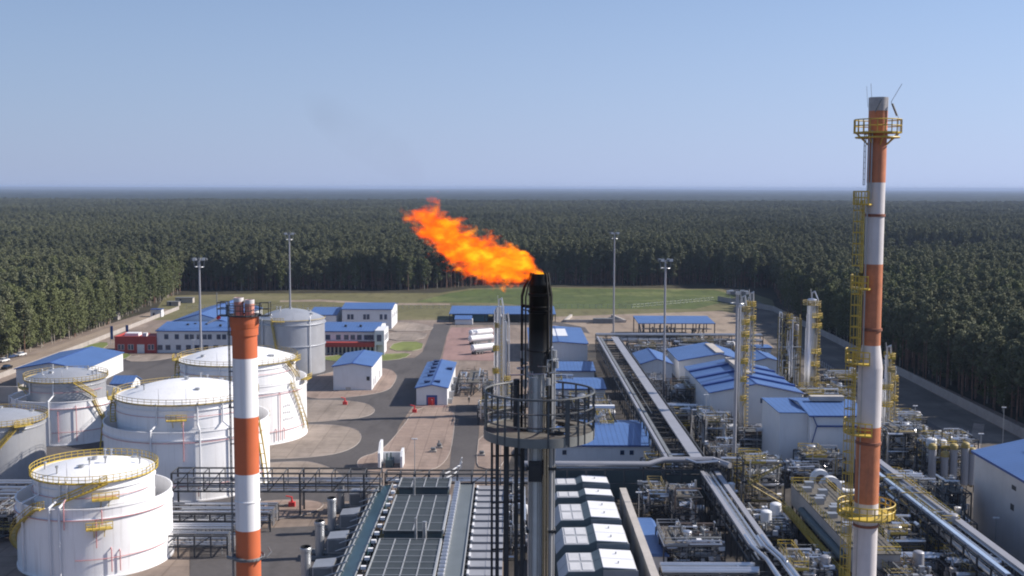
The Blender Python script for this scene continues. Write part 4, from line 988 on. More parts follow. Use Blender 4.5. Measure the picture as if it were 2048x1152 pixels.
# right edge metal building
Yb = G(1964, 1068).y; x0 = X(1962, Yb); ev = HZ(1962, 1068, 903)
RBld = gable('large grey metal clad building with blue roof at the right edge', x0, x0+17, Yb-50, Yb, ev, ev+1.9, 'y', 'hall', wall=mat('grey_metal_cladding', (.55, .55, .57), .5, .3, .08, .2, streak=.1), over=.5, roof=blue_y, trim=False)
mb = MB(); mb.box(x0-.06, x0, Yb-16, Yb-14.8, ev-6, ev-5); mb.box(x0-.06, x0, Yb-16.5, Yb-15, ev-2.6, ev-1.9); mb.build('wall_vent', steel_d, RBld)
mb = MB(); mb.box(x0+7, x0+9.5, Yb-44, Yb-6, ev+1.4, ev+2.7); mb.build('ridge_vent', concrete_l, RBld)
mb = MB(); mb.box(x0-.55, x0-.5, Yb-50, Yb+.5, ev-.3, ev+.1); mb.build('gutter', blue, RBld)
# container behind the long wall
Yc_ = G(1300, 1110, 3).y; xb0 = X(1283, Yc_)+.3; ct = thing('container', 'blue roofed container beside the long grey wall', 'container', (xb0+2, Yc_+9, 0))
mb = MB(); mb.box(xb0, xb0+4.2, Yc_, Yc_+19, 0, 2.8); mb.build('body', white2, ct); mb = MB()
prof = [(xb0-.2, 2.8), (xb0+.2, 3.3), (xb0+4.0, 3.3), (xb0+4.6, 2.8)]; A = [Vector((x, Yc_-.3, z)) for x, z in prof]; mb.hull([v+Vector((0, 19.6, 0)) for v in A], A); mb.build('roof', blue_y, ct)

# ---------------- pipe bridges and racks ----------------
def rack(label, x0, x1, y0, y1, z, along, bays, levels=(0, -2.2), npipes=5, seed=0, posts=True, name='pipe_rack', cat='pipe rack', rail=False, cover=(), pr=(.12, .35), top=True, pm=None):
    """steel trestle; along 'x' or 'y'"""
    rd = random.Random(seed); t = thing(name, label, cat, ((x0+x1)/2, (y0+y1)/2, 0)); mb = MB()
    L0, L1, a0, a1 = (x0, x1, y0, y1) if along == 'x' else (y0, y1, x0, x1)
    def P(l, a, zz): return (l, a, zz) if along == 'x' else (a, l, zz)
    for k in range(bays+1):
        l = L0+(L1-L0)*k/bays
        for a in (a0, a1):
            if posts: mb.pipe([P(l, a, 0), P(l, a, z)], .17, 4)
            elif k % 4 == 0: mb.pipe([P(l, a, 0), P(l, a, z)], .22, 4)
            else: mb.pipe([P(l, a, z+levels[-1]), P(l, a, z)], .12, 4)
        for dz in levels: mb.pipe([P(l, a0, z+dz), P(l, a1, z+dz)], .13, 4)
        if k < bays and k % 2 == 0:
            l2 = L0+(L1-L0)*(k+1)/bays
            mb.pipe([P(l, a0, z+levels[-1]), P(l2, a0, z)], .08, 4)
    for a in (a0, a1):
        for dz in levels: mb.pipe([P(L0, a, z+dz), P(L1, a, z+dz)], .16, 4)
    mb.build('steel_frame', steel_d, t)
    for m_, nm in ((alu, 'insulated_pipe'), (steel, 'pipe')):
        mb = MB()
        if pm: m_ = pm
        for dz in (levels if top else levels[1:]):
            for k in range(npipes):
                r = rd.uniform(*pr)*(1 if nm != 'pipe' else .6); a = a0+(a1-a0)*(k+rd.uniform(.15, .85))/npipes
                s, e = (L0, L1) if rd.random() < .7 else sorted((L0+(L1-L0)*rd.random(), L0+(L1-L0)*rd.random()))
                pts = [P(s, a, z+dz+r+.15), P(e, a, z+dz+r+.15)]
                if rd.random() < .4: pts.append(P(e, a, max(.5, z+dz-3)))
                mb.pipe(pts, r, 8)
        mb.build(nm, m_, t)
    for (c0, c1, zz, m_, nm) in cover:
        mb = MB()
        if along == 'y': mb.box(c0, c1, L0, L1, z+zz, z+zz+.35)
        else: mb.box(L0, L1, c0, c1, z+zz, z+zz+.35)
        mb.build(nm, m_, t)
    if rail: mb = MB(); mb.rail([P(L0, a1, z+.1), P(L1, a1, z+.1)], 1.1, .05, 2); mb.build('handrail', yellow_p, t)
    return t
cover_m = mat('grey_cover_plate', (.33, .33, .36), .45, .3, .08, .2)
rack('long elevated pipe bridge running away from the camera right of the flare stack', 29.6, 37.6, 217, 398, 7.6, 'y', 34, (0, -2.4), 2, 1, True, 'pipe_bridge', 'pipe bridge',
     cover=((34.6, 36.9, .35, cover_m, 'cable_tray_cover'), (29.5, 30.1, .55, cover_m, 'edge_duct'), (30.6, 31.3, .2, steel_g, 'cable_tray_cover'), (37.5, 37.75, .1, steel_d, 'edge_beam')), pr=(.08, .16), pm=steel_g)
rack('nearer stepped pipe bridge dropping to the bottom edge right of the long wall', 35.8, 39.0, 168, 213, 6.2, 'y', 9, (0, -2), 3, 2, True, 'pipe_bridge', 'pipe bridge',
     cover=((35.6, 36.3, .35, cover_m, 'edge_duct'), (38.2, 39.1, .35, cover_m, 'edge_duct')), pr=(.1, .2))
t = thing('bridge_pipe', 'pair of silver pipes bending down at the near end of the stepped bridge', 'pipe', (37, 165, 0)); mb = MB()
for x, r in ((36.0, .32), (38.6, .36), (37.9, .2)): mb.pipe([(x, 173, 6.7), (x, 168, 6.7), (x+1.4, 164, 5.9), (x+1.4, 155, 5.9), (x+1.4, 154, 0)], r, 10)
mb.build('pipe', alu, t)
mb = MB()
for y in (170, 165, 160, 156): mb.box(35.5, 41, y-.1, y+.1, 5.2, 5.5); mb.box(36, 36.3, y-.1, y+.1, 0, 5.3); mb.box(40.4, 40.7, y-.1, y+.1, 0, 5.3)
mb.build('support', steel_d, t)
# big header pipe across the front of the bridge
t = thing('header_pipe', 'thick pale horizontal pipe crossing in front of the white substation', 'pipe', (20, 216, 0)); mb = MB()
mb.pipe([(2, 214, 7.9), (26, 214, 7.9), (29, 215.5, 8.4), (38.5, 215.5, 8.4), (41, 212, 8.2)], .55, 14); mb.build('pipe', cover_m, t)
mb = MB(); mb.pipe([(33, 214.3, 8.9), (35, 213.6, 8.3), (39, 213.6, 8.6)], .22, 8); mb.pipe([(40, 216, 8.6), (46, 216, 8.6), (46, 216, 3)], .3, 8); mb.build('branch_pipe', alu, t)
mb = MB()
for k in range(10): mb.box(6.8+k*3.6, 7.05+k*3.6, 213.3, 213.55, 0, 7.2)
mb.box(6.8, 39.3, 213.35, 213.5, 6.8, 7.1); mb.box(6.8, 39.3, 213.35, 213.5, 4.2, 4.35); mb.build('steel_frame', steel_d, t)
mb = MB(); mb.box(7, 38, 218.6, 219, 0, 5.6); tag(mb.build('wall', tealg), 'dark grey green wall behind the black posts under the thick header pipe', 'wall')
# left rack
rack('black steel pipe rack running across behind the shorter chimney', -62, -24, 206, 210, 7.9, 'x', 13, (0, -1.9, -3.4), 3, 5, False, rail=False, pr=(.1, .18), top=False)
mb = MB()
for k in range(24): pass
rack('pipe rack continuing behind the air coolers to the flare stack', -23.6, 6, 211, 214, 6.6, 'x', 11, (0, -1.7), 3, 6, True, pr=(.1, .2), top=False)
rack('far pipe rack along the back of the process units near the pump shelter', 31, 92, 418, 423, 6.0, 'x', 16, (0, -2), 4, 8, True, pr=(.15, .35))
rack('blue white pipe rack running diagonally behind and right of the tall chimney', 66.3, 70, 150, 218, 8, 'y', 14, (0, -2), 4, 9, True, cover=((66.2, 66.9, .4, mat('pale_blue_pipe', (.40, .50, .66), .35, .3), 'edge_duct'), (69, 70.2, .4, cover_m, 'edge_duct')), pr=(.15, .35))
rack('short pipe rack at the lower right between the chimney and the yellow deck', 44, 64, 168, 171, 4.5, 'x', 6, (0, -1.6), 5, 12, True, pr=(.15, .4))
rack('low pipe rack along the bottom edge right of the long wall', 22, 36, 163, 166, 4.0, 'x', 6, (0, -1.4), 6, 13, True, pr=(.2, .4))
rack('cross pipe rack in the lower left yard beside the nearest tank', -62, -46, 182, 189, 3.6, 'x', 6, (0, -1.8), 5, 14, True, pr=(.08, .18))
rack('second low rack in the lower left yard behind the first', -63, -42, 196, 203, 3.2, 'x', 8, (0, -1.5), 5, 15, True, pr=(.08, .18))
rack('low dark rack at the left edge below the cut metal tank', -105, -80, 200, 215, 4.2, 'x', 7, (0, -2), 6, 16, True, pr=(.1, .25))

# ---------------- process modules ----------------
def module(label, x0, x1, y0, y1, h, seed, levels=2, yel=.5, vessels=2, npipe=26, deck=True, frame=None, name='process_module', stairz=False, cat='process unit'):
    npipe = int(npipe*1.9); rd = random.Random(seed); t = thing(name, label, cat, ((x0+x1)/2, (y0+y1)/2, 0)); mb = MB()
    nx = max(1, round((x1-x0)/5)); ny = max(1, round((y1-y0)/5)); xs = [x0+(x1-x0)*i/nx for i in range(nx+1)]; ys = [y0+(y1-y0)*i/ny for i in range(ny+1)]
    zs = [h*(i+1)/levels for i in range(levels)]
    for x in xs:
        for y in ys: mb.pipe([(x, y, 0), (x, y, h)], .15, 4)
    for z in zs:
        for y in ys: mb.pipe([(x0, y, z), (x1, y, z)], .13, 4)
        for x in xs: mb.pipe([(x, y0, z), (x, y1, z)], .13, 4)
    z = 0
    for zz in zs:
        i = rd.randrange(nx); mb.pipe([(xs[i], y0, z), (xs[i+1], y0, zz)], .08, 4); mb.pipe([(xs[i+1], y0, z), (xs[i], y0, zz)], .08, 4); z = zz
    mb.build('steel_frame', frame or steel_d, t)
    if deck:
        for k, zz in enumerate(zs):
            if k < levels-1 and rd.random() < .4: continue
            m = MB(); f0 = rd.uniform(0, .45); f1 = f0+rd.uniform(.3, .55); f1 = min(1, f1)
            a, b = x0+(x1-x0)*f0, x0+(x1-x0)*f1; m.box(a, b, y0, y1, zz+.14, zz+.2); m.build('platform', grating, t)
            if rd.random() < .35+yel:
                m = MB(); m.rail([(a, y0, zz+.2), (b, y0, zz+.2), (b, y1, zz+.2), (a, y1, zz+.2)], 1.1, .055, 1.8, True)
                m.box(a-.06, b+.06, y0-.1, y0-.03, zz-.1, zz+.35)
                m.build('handrail', yellow if rd.random() < yel else (yellow_p if rd.random() < .6 else steel), t)
    for mm, nm, cnt in ((alu, 'insulated_pipe', int(npipe*.75)), (steel_g, 'pipe', int(npipe*.6)), (yellow_p if yel > .3 else browns, 'small_pipe', int(npipe*.3))):
        m = MB()
        for _ in range(cnt):
            r = rd.choice((.08, .1, .14, .2, .28))*(1 if nm == 'insulated_pipe' else .6)
            p = [rd.uniform(x0, x1), rd.uniform(y0-.5, y1), rd.uniform(.5, h+1)]; pts = [tuple(p)]
            for s in range(rd.randint(1, 4)):
                ax = rd.choice((0, 2, 0, 2, 1)); p = list(p); lim = ((x0, x1), (y0-.6, y1), (.4, h+1.6))[ax]; p[ax] = rd.uniform(*lim)
                if (Vector(p)-Vector(pts[-1])).length > .8: pts.append(tuple(p))
            if len(pts) > 1: m.pipe(pts, r, 7)
        if m.v: m.build(nm, mm, t)
    for k in range(vessels):
        m = MB(); r = rd.uniform(.6, 1.1); x, y = rd.uniform(x0+1, x1-1), rd.uniform(y0+.5, y1-1); zb = rd.choice([.6]+zs[:-1]+[zs[-1]*.6])
        if rd.random() < .5: m.vessel((x, y, zb), (x, y, zb+rd.uniform(2.5, 4.5)), r, 16)
        else: L_ = rd.uniform(2.5, 4.5); m.vessel((x, y, zb+r), (min(x+L_, x1+.5), y, zb+r), r, 16)
        m.build('vessel', rd.choice((alu, white2, cover_m, steel)), t)
    m = MB()
    for _ in range(int(npipe*.35)):
        x, y = rd.uniform(x0, x1), rd.uniform(y0, y1); m.pipe([(x, y, rd.uniform(0, h*.5)), (x, y, h*rd.uniform(.8, 1.25))], .07, 4)
    for _ in range(int(npipe*.3)):
        y, z = rd.uniform(y0, y1), rd.uniform(.8, h); m.pipe([(x0, y, z), (x1, y, z)], .08, 4)
    m.build('support', steel_d, t)
    m = MB()
    for _ in range(int(npipe*.5)):
        x, y, z = rd.uniform(x0, x1), rd.uniform(y0, y1), rd.choice(zs)*rd.uniform(.3, 1.1); s = rd.uniform(.15, .45)
        m.box(x-s, x+s, y-s, y+s, z, z+s*rd.uniform(1, 2.4))
    m.build('valve', rd.choice((concrete, white2, steel)), t)
    if stairz:
        m = MB(); z = 0; s = 1
        for zz in zs:
            a = Vector((x0+.8 if s > 0 else x1-.8, y0-.9, z)); b = Vector((x1-.8 if s > 0 else x0+.8, y0-.9, zz))
            for dy in (-.4, .4): m.pipe([a+Vector((0, dy, 0)), b+Vector((0, dy, 0))], .12, 4); m.pipe([a+Vector((0, dy, 1)), b+Vector((0, dy, 1))], .04, 4)
            for q in range(12): p = a.lerp(b, (q+.5)/12); m.box(p.x-.15, p.x+.15, p.y-.4, p.y+.4, p.z, p.z+.05)
            z = zz; s = -s
        m.build('stair', yellow_p, t)
    return t
def mod(label, pl, pr_, yb, h, depth, seed, **k):
    Y = G((pl+pr_)/2, yb).y; return module(label, X(pl, Y), X(pr_, Y), Y, Y+depth, h, seed, **k)
mod('steel framed open stair tower with yellow top deck left of the compressor hall', 1494, 1578, 1040, 10.5, 6, 21, levels=3, yel=.6, vessels=1, npipe=12, stairz=True, name='stair_tower', cat='stair tower')
mod('grey topped steam deck on dark legs in front of the pale shallow gabled hall', 1342, 1420, 835, 7.5, 12, 22, levels=2, yel=.1, npipe=30)
mod('piping unit with yellowish deck in front of the large pale hall', 1404, 1480, 905, 7, 12, 23, levels=2, yel=.7, npipe=34)
mod('piping unit to the right of the near end of the long pipe bridge', 1425, 1492, 958, 5.5, 9, 24, levels=2, yel=.3, npipe=34)
mod('dark piping unit on the left of the pipe bridge beside its middle', 1150, 1230, 872, 7, 12, 25, levels=2, yel=.8, npipe=30)
mod('low piping unit behind the white substation roof', 1120, 1200, 838, 4.5, 8, 26, levels=1, yel=.6, npipe=22)
mod('piping unit beyond the middle of the long pipe bridge on its right side', 1262, 1336, 800, 5.5, 12, 27, levels=2, yel=.2, npipe=34)
mod('cluttered piping unit in front of the far pipe rack', 1262, 1345, 730, 6, 12, 28, levels=2, yel=.1, npipe=34)
mod('cluttered piping unit below the pump shelter near the tall mast', 1350, 1468, 712, 5, 12, 29, levels=1, yel=.1, npipe=40)
mod('low pipework skid at the foot of the large pale hall', 1480, 1590, 905, 4.0, 8, 30, levels=1, yel=.2, npipe=34)
mod('pipework skid right of the yellow platform columns behind the compressor hall', 1640, 1720, 830, 5.5, 12, 31, levels=2, yel=.7, npipe=34)
mod('tall piping unit with white pipes immediately right of the tall chimney', 1778, 1862, 962, 10.0, 10, 32, levels=3, yel=.4, npipe=44, vessels=3)
mod('piping unit with round yellow valve heads left of the grey metal building', 1862, 1962, 985, 9.0, 10, 33, levels=3, yel=.7, npipe=48, vessels=3)
mod('dark piping unit in front of the round yellow valve heads', 1800, 1900, 1040, 6.0, 10, 34, levels=2, yel=.3, npipe=44, vessels=3)
mod('narrow tall pipework frame close to the left wall of the grey metal building', 1905, 1958, 1085, 8.5, 8, 35, levels=2, yel=.2, npipe=28)
mod('low yellow piping unit just right of the foot of the striped tall chimney', 1762, 1868, 1150, 6.5, 8, 36, levels=2, yel=.8, npipe=36, vessels=2)
mod('long raised deck with dull yellow edges left of the grey metal building', 1872, 1972, 1148, 8.0, 26, 37, levels=2, yel=.9, npipe=34, vessels=1)
mod('bottom right pipework skid with bright silver bends', 1930, 2060, 1215, 5.0, 9, 38, levels=1, yel=.1, npipe=40, vessels=2)
mod('bottom pipework skid with a pale drum near the tall chimney base', 1790, 1900, 1240, 6.0, 9, 39, levels=2, yel=.3, npipe=34, vessels=2)
mod('piping unit with a yellow lower beam behind the container', 1290, 1352, 1040, 5.0, 7, 40, levels=2, yel=.5, npipe=22)
mod('open piping frame left of the stepped pipe bridge', 1352, 1412, 1062, 6.0, 8, 41, levels=2, yel=.2, npipe=24)
mod('dark open pipework under the stepped pipe bridge at the bottom', 1335, 1460, 1150, 4.6, 10, 42, levels=1, yel=.2, npipe=40)
mod('dark pipework skid between the stepped bridge and the long yellow edged module', 1530, 1600, 1110, 4.0, 12, 43, levels=1, yel=.4, npipe=36)
mod('pipework skid at the bottom edge below the long yellow edged module', 1590, 1690, 1215, 5.5, 10, 44, levels=2, yel=.6, npipe=36)
mod('small piping frame behind the stair tower', 1500, 1560, 968, 4.0, 7, 45, levels=1, yel=.2, npipe=28)
mod('pipework skid along the side of the compressor hall', 1580, 1660, 975, 3.2, 6, 46, levels=1, yel=.1, npipe=36)
mod('dark piping unit at the far left beside the nearest tank', -40, 36, 1085, 4.5, 12, 47, levels=2, yel=.2, npipe=40, vessels=2)
mod('low pipework behind the round flare platform on its left', 955, 1050, 850, 4, 10, 48, levels=1, yel=.4, npipe=36)
mod('pipework frame at the foot of the silver columns behind the flare stack', 965, 1032, 822, 6.5, 9, 49, levels=2, yel=.6, npipe=34)
mod('dark slatted unit beside the narrow shed with roof vents', 912, 972, 792, 3.8, 22, 50, levels=1, yel=.0, npipe=10, vessels=0)
mod('thin pipework strip left of the flare stack risers at the bottom', 1012, 1052, 1120, 4.5, 30, 51, levels=1, yel=.3, npipe=44)
mod('rust and yellow pipework frame between the compressor hall and the tall chimney foot', 1612, 1700, 968, 5.5, 7, 70, levels=2, yel=.7, npipe=30)
mod('crowded pipework left of the container edge below the header pipe', 1292, 1392, 985, 5.5, 6, 71, levels=2, yel=.5, npipe=26)
mod('slim yellow railed frame right of the stepped bridge near its top end', 1462, 1500, 1010, 7.0, 7, 72, levels=3, yel=.7, npipe=22)
mod('crowded yellow and silver pipework at the foot of the thickest silver column', 1600, 1690, 838, 6.5, 10, 73, levels=2, yel=.9, npipe=34)
mod('small pipework cluster between the large pale hall and the platform tower', 1545, 1600, 822, 5.5, 8, 74, levels=2, yel=.7, npipe=26)
mod('yellow railed unit left of the pipe bridge above the substation roof', 1188, 1240, 905, 6.0, 14, 75, levels=2, yel=.9, npipe=26)
mod('pipework unit behind the round flare platform on its right side', 1080, 1150, 800, 5.0, 8, 76, levels=2, yel=.6, npipe=26)
mod('crowded pipework between tall chimney and blue white rack', 1768, 1830, 1060, 5.5, 8, 77, levels=2, yel=.5, npipe=34)
mod('narrow yellow framed unit along the embankment above the valve heads', 1795, 1860, 905, 5.5, 8, 78, levels=2, yel=.6, npipe=30)
mod('dark pipework strip right of the long yellow edged module', 1660, 1720, 1100, 4.0, 18, 79, levels=1, yel=.6, npipe=36)
mod('crowded pipework by the mast between stepped bridge and stair tower', 1440, 1500, 1060, 4.5, 8, 80, levels=2, yel=.4, npipe=28)
mod('pipework below the pump shelter at the right end of the far rack', 1470, 1540, 735, 4.5, 10, 81, levels=1, yel=.3, npipe=24)
mod('pipework strip between the pale shallow hall and the large pale hall', 1345, 1425, 872, 5.0, 10, 82, levels=2, yel=.4, npipe=28)
mod('far pipework unit with yellow rails on the right of the thickest silver column', 1655, 1745, 792, 5.0, 9, 90, levels=2, yel=.7, npipe=30)
mod('small pipework unit on the embankment above the slender columns right of the tall chimney', 1800, 1862, 872, 4.0, 8, 91, levels=1, yel=.5, npipe=26)
mod('pipework row behind the capped filter vessels', 1868, 1968, 935, 6.0, 8, 92, levels=2, yel=.6, npipe=34)
mod('tangle of pipework filling the gap between the blue white rack and the long raised deck', 1800, 1880, 1095, 5.0, 10, 93, levels=2, yel=.5, npipe=34)
# extra yellow heads
Y = G(1910, 985).y
for p, yy in ((1872, 885), (1897, 900), (1915, 885), (1938, 882), (1952, 893)):
    v = thing('filter_vessel', 'round capped filter vessel with dull yellow head beside the right piping units', 'vessel', (X(p, Y), Y-1, 0), 'yellow headed filter vessels')
    z = HZ(p, 985, yy); mb = MB(); mb.vessel((X(p, Y), Y-1, 2), (X(p, Y), Y-1, z-1.2), .75, 16); mb.build('body', cover_m, v)
    mb = MB(); mb.lathe(X(p, Y), Y-1, [(.78, z-1.1), (.82, z-.7), (.78, z-.3), (.5, z+.0), (.05, z+.1)], 18); mb.build('head', yellow_p, v)
# long yellow edged module with big duct
t = thing('cooler_module', 'long raised module with yellow handrails and bulky grey side left of the tall chimney', 'process unit', (53, 178, 0))
mb = MB(); mb.box(49.3, 55.5, 160, 199, 4.6, 8.0); mb.build('casing', concrete, t)
mb = MB(); mb.box(49.2, 55.6, 159.9, 199.1, 8.02, 8.15); mb.build('platform', grating, t)
mb = MB(); mb.box(47.9, 49.2, 158, 199, 3.9, 4.1); mb.rail([(47.9, 158, 4.1), (47.9, 199, 4.1)], 1.1, .06, 2); mb.rail([(49.3, 160, 8.1), (55.5, 160, 8.1), (55.5, 199, 8.1), (49.3, 199, 8.1)], 1.1, .06, 1.6, True)
mb.box(47.8, 47.9, 158, 199, 3.6, 4.3); mb.build('handrail', yellow, t)
mb = MB()
for k in range(9):
    for x in (49.6, 55.2): mb.box(x-.15, x+.15, 160.2+k*4.8, 160.5+k*4.8, 0, 4.6)
mb.build('leg', steel_d, t)
mb = MB(); mb.vessel((49.0, 165, 5.8), (49.0, 190, 5.8), .7, 14); mb.build('drum', tealg, t)
mb = MB()
for k in range(14): y = 162+k*2.6; mb.box(50+(k % 3), 51.5+(k % 3), y, y+1.2, 8.15, 8.9+.3*(k % 2))
mb.build('deck_equipment', steel, t)
t = thing('blower', 'two round white fan volutes with bent ducts on the end of the long yellow module', 'blower', (54, 198, 0)); zb = HZ(1650, 1050, 962)
Yd = 200; 
for p, yy, r in ((1660, 974, 1.95), (1640, 958, 1.75)):
    c = PY(p, yy, Yd+(0 if p == 1660 else 3)); m = MB(); n_ = 20
    k0 = len(m.v)
    m.cyl((c.x, c.y-.6, c.z), (c.x, c.y+.6, c.z), r, 24); m.pipe([(c.x+.1, c.y, c.z), (c.x+r+1.0, c.y, c.z-.9), (c.x+r+2.6, c.y, c.z-.9)], .55, 12); m.pipe([(c.x-.2, c.y, c.z), (c.x-.2, c.y, 8.1)], .35, 10)
    v = m.build('volute', white2, t); m = MB(); m.cyl((c.x, c.y-.66, c.z), (c.x, c.y-.6, c.z), r*.55, 20); m.cyl((c.x, c.y-.9, c.z), (c.x, c.y-.6, c.z), r*.25, 12); m.build('inlet', browns, v)

# ---------------- columns with platforms ----------------
def column(label, p, yb, yt, d, plats, seed, top=True, name='column', pipes=3, dx=.9, frame=False):
    rd = random.Random(seed); Y = G(p, yb).y; x = X(p, Y); h = HZ(p, yb, yt); t = thing(name, label, 'column', (x, Y, 0)); r = d/2
    m = MB(); m.cyl((x, Y, 0), (x, Y, 2), r*1.15, 20, r); m.vessel((x, Y, 1.9), (x, Y, h-1), r, 20); m.build('shell', alu, t)
    m = MB()
    for k in range(pipes):
        a = rd.uniform(180, 360); s = 1 if k % 2 else -1; q = r+.35; xx = x+s*q*(.8+.3*k/pipes); zt_ = h*rd.uniform(.6, 1.0)
        m.pipe([(x, Y-.1, zt_+.6), (xx, Y-.3, zt_+.6), (xx, Y-.3, h*rd.uniform(.0, .15))], rd.uniform(.1, .22), 8)
    m.pipe([(x, Y, h-.8), (x, Y, h+.9), (x+.7, Y, h+1.2), (x+r+.4, Y, h-1), (x+r+.4, Y, 1)], .2, 8); m.cyl((x-.2, Y, h-.4), (x-.35, Y, h+2), .06, 5)
    m.build('overhead_pipe', alu, t)
    for (py_, w, s) in plats:
        z = HZ(p, yb, py_); m = MB(); a0, a1 = {0: (0, 360), 1: (-100, 95), -1: (85, 275)}[s]
        ring_platform(m, x, Y, z, r, r+w, 1.15, .07, 14, D(a0), D(a1))
        a = D((a0+a1)/2 if s else -60)
        for dd in (-.5, .5): m.pipe([(x+(r+w)*math.cos(a+dd), Y+(r+w)*math.sin(a+dd), z), (x+r*math.cos(a+dd), Y+r*math.sin(a+dd), z-1.4)], .07, 4)
        m.box(x+s*(r+.1) if s > 0 else x-r-w*.7, x+r+w*.7 if s >= 0 else x-r-.1, Y-r-w, Y-r-w+.06, z-.1, z+.5) if s else 0
        for _ in range(5): aa = D(rd.uniform(a0, a1)); q = r+w*.6; m.box(x+q*math.cos(aa)-.15, x+q*math.cos(aa)+.15, Y+q*math.sin(aa)-.15, Y+q*math.sin(aa)+.15, z, z+rd.uniform(.5, 1.4))
        m.build('platform', yellow if rd.random() < .75 else yellow_p, t)
    m = MB(); zs_ = sorted(HZ(p, yb, q[0]) for q in plats)
    for a, b in zip([.5]+zs_, zs_): cage_ladder(m, x+(dx+r), Y-.4, a, b+1, 1, .5, True, .06)
    m.build('ladder', yellow, t)
    return t
column('slim column crowded with yellow platforms on its right side near the tall mast', 1484, 885, 602, 1.3, [(622, 1.3, 1), (648, 1.2, 1), (672, 1.2, 1), (700, 1.0, 1), (726, 1.0, 1), (762, .8, 1), (800, .8, 1)], 1, dx=.5)
column('very slim column with a small yellow crown just right of the platform column near the mast', 1501, 845, 594, .8, [(612, 1.0, 0), (640, 1.0, 1)], 2, pipes=2, dx=.3)
column('thickest bright silver column with platforms only on its right side', 1624, 815, 592, 2.5, [(610, 1.2, 0), (634, 1.6, 1), (654, 1.5, 1), (705, 1.4, 1), (730, 1.2, 1), (760, 1.2, 1)], 3, pipes=4, dx=.4)
column('column with a pale top and yellow platforms right of the tall chimney', 1778, 898, 702, 1.0, [(716, 1.3, 1), (742, 1.3, 1), (778, 1.0, 0), (812, 1.0, 0), (850, 1.2, 1)], 4, dx=.4)
column('second slender column behind the one right of the tall chimney', 1790, 880, 745, .7, [(760, .9, 0), (800, .9, 0)], 5, pipes=2, dx=.3)
column('tall pale silver column seen left of the flare tip', 998, 832, 606, 1.5, [(655, .5, -1), (700, .8, -1), (745, .9, -1)], 6, pipes=3, dx=-.6)
column('shorter grey column attached right of the tall pale column near the flare tip', 1011, 830, 636, 1.1, [(760, .8, 0)], 7, pipes=2, dx=.2)
column('short silver column in front of the compressor hall annex', 1602, 905, 850, .9, [(868, 1.0, 0)], 8, pipes=2, dx=.3)
Y = G(1585, 806).y
module('square tower of stacked yellow and rust coloured platforms left of the thickest silver column', X(1566, Y), X(1604, Y), Y, Y+5, HZ(1585, 806, 638), 61, levels=5, yel=.8, npipe=60, vessels=4, frame=yellow_p, name='platform_tower', cat='tower')

# ---------------- left centre: coolers, enclosures, stacks ----------------
fin = mat('dark_cooler_fins', (.055, .065, .07), .6, .3, .2, .4); grid_m = mat('pale_galvanised_frame', (.42, .43, .44), .5, .4, .08, .5)
def air_cooler(label, x0, x1, y0, y1, z, nx, ny):
    t = thing('air_cooler', label, 'air cooler', ((x0+x1)/2, (y0+y1)/2, 0), 'flat air cooler banks')
    m = MB(); m.box(x0, x1, y0, y1, z-.5, z-.08); m.build('fin_panel', fin, t)
    m = MB()
    for i in range(nx+1): x = x0+(x1-x0)*i/nx; m.box(x-.08, x+.08, y0, y1, z-.07, z+.03)
    for j in range(ny+1): y = y0+(y1-y0)*j/ny; m.box(x0, x1, y-.05, y+.05, z+.032, z+.07)
    m.box(x1-.02, x1+.25, y0, y1, z-.55, z+.1); m.box(x0-.12, x0, y0, y1, z-.55, z+.1); m.build('top_frame', grid_m, t)
    m = MB(); m.box(x0+.1, x1-.1, y0+.1, y1-.1, z-2.0, z-.52); m.build('plenum', tealg, t)
    for i in range(3):
        m = MB(); x = x0+(x1-x0)*(i+.5)/3; m.lathe(x, y0+2, [(1.4, z-2.0), (1.5, z-2.6), (1.5, z-2.7)], 18, False); m.cyl((x, y0+2, z-4), (x, y0+2, z-2.6), .35, 8); m.build('fan', steel_d, t)
    for x in (x0+.3, (x0+x1)/2, x1-.3):
        for y in (y0+.4, y1-.4): m = MB(); m.box(x-.15, x+.15, y-.15, y+.15, 0, z-2); m.build('leg', steel_d, t)
    m = MB(); m.rail([(x0-.6, y0, z-2.2), (x0-.6, y1, z-2.2)], 1.1, .05, 2); m.box(x0-.9, x0-.1, y0, y1, z-2.3, z-2.2); m.build('walkway', yellow_p, t)
    return t
air_cooler('nearest dark air cooler bank with pale grid frame at the bottom edge', -20.2, -10.9, 151, 173.2, 6, 4, 8)
air_cooler('middle dark air cooler bank with pale grid frame', -20.2, -10.9, 177.5, 198.5, 6, 4, 5)
air_cooler('farthest small air cooler bank next to the black pipe rack', -20.4, -11.4, 204, 210.6, 6, 4, 2)
t = thing('duct_gallery', 'dark glazed cable gallery sloping away left of the air coolers', 'gallery', (-23, 185, 0))
m = MB(); A = [Vector(p) for p in ((-25.2, 150, 3.0), (-22.2, 150, 3.0), (-22.2, 150, 5.0), (-25.2, 150, 4.2))]; m.hull([v+Vector((0, 60, 0)) for v in A], A); m.build('housing', mat('dark_teal_glazing', (.03, .075, .095), .3, .2, .3, .2), t)
m = MB()
for x, z in ((-25.3, 4.3), (-22.1, 5.1), (-24.6, 4.6)): m.box(x-.08, x+.08, 150, 210, z-.08, z+.08)
for k in range(16): m.pipe([(-27.3, 150.5+k*4, 3.6), (-24.2, 150.5+k*4-1.0, 4.95)], .10, 4)
m.build('frame', grid_m, t)
for k in range(15):
    y = 153+k*4.1; lp = thing('flood_light', 'small white box light on the rail between gallery and air coolers', 'light', (-21.2, y, 0), 'white box lights beside the air coolers')
    m = MB(); m.box(-21.6, -20.85, y-.3, y+.3, 5.3, 5.75); m.build('housing', white, lp); m = MB(); m.box(-21.3, -21.15, y-.06, y+.06, 0, 5.3); m.build('post', steel, lp)
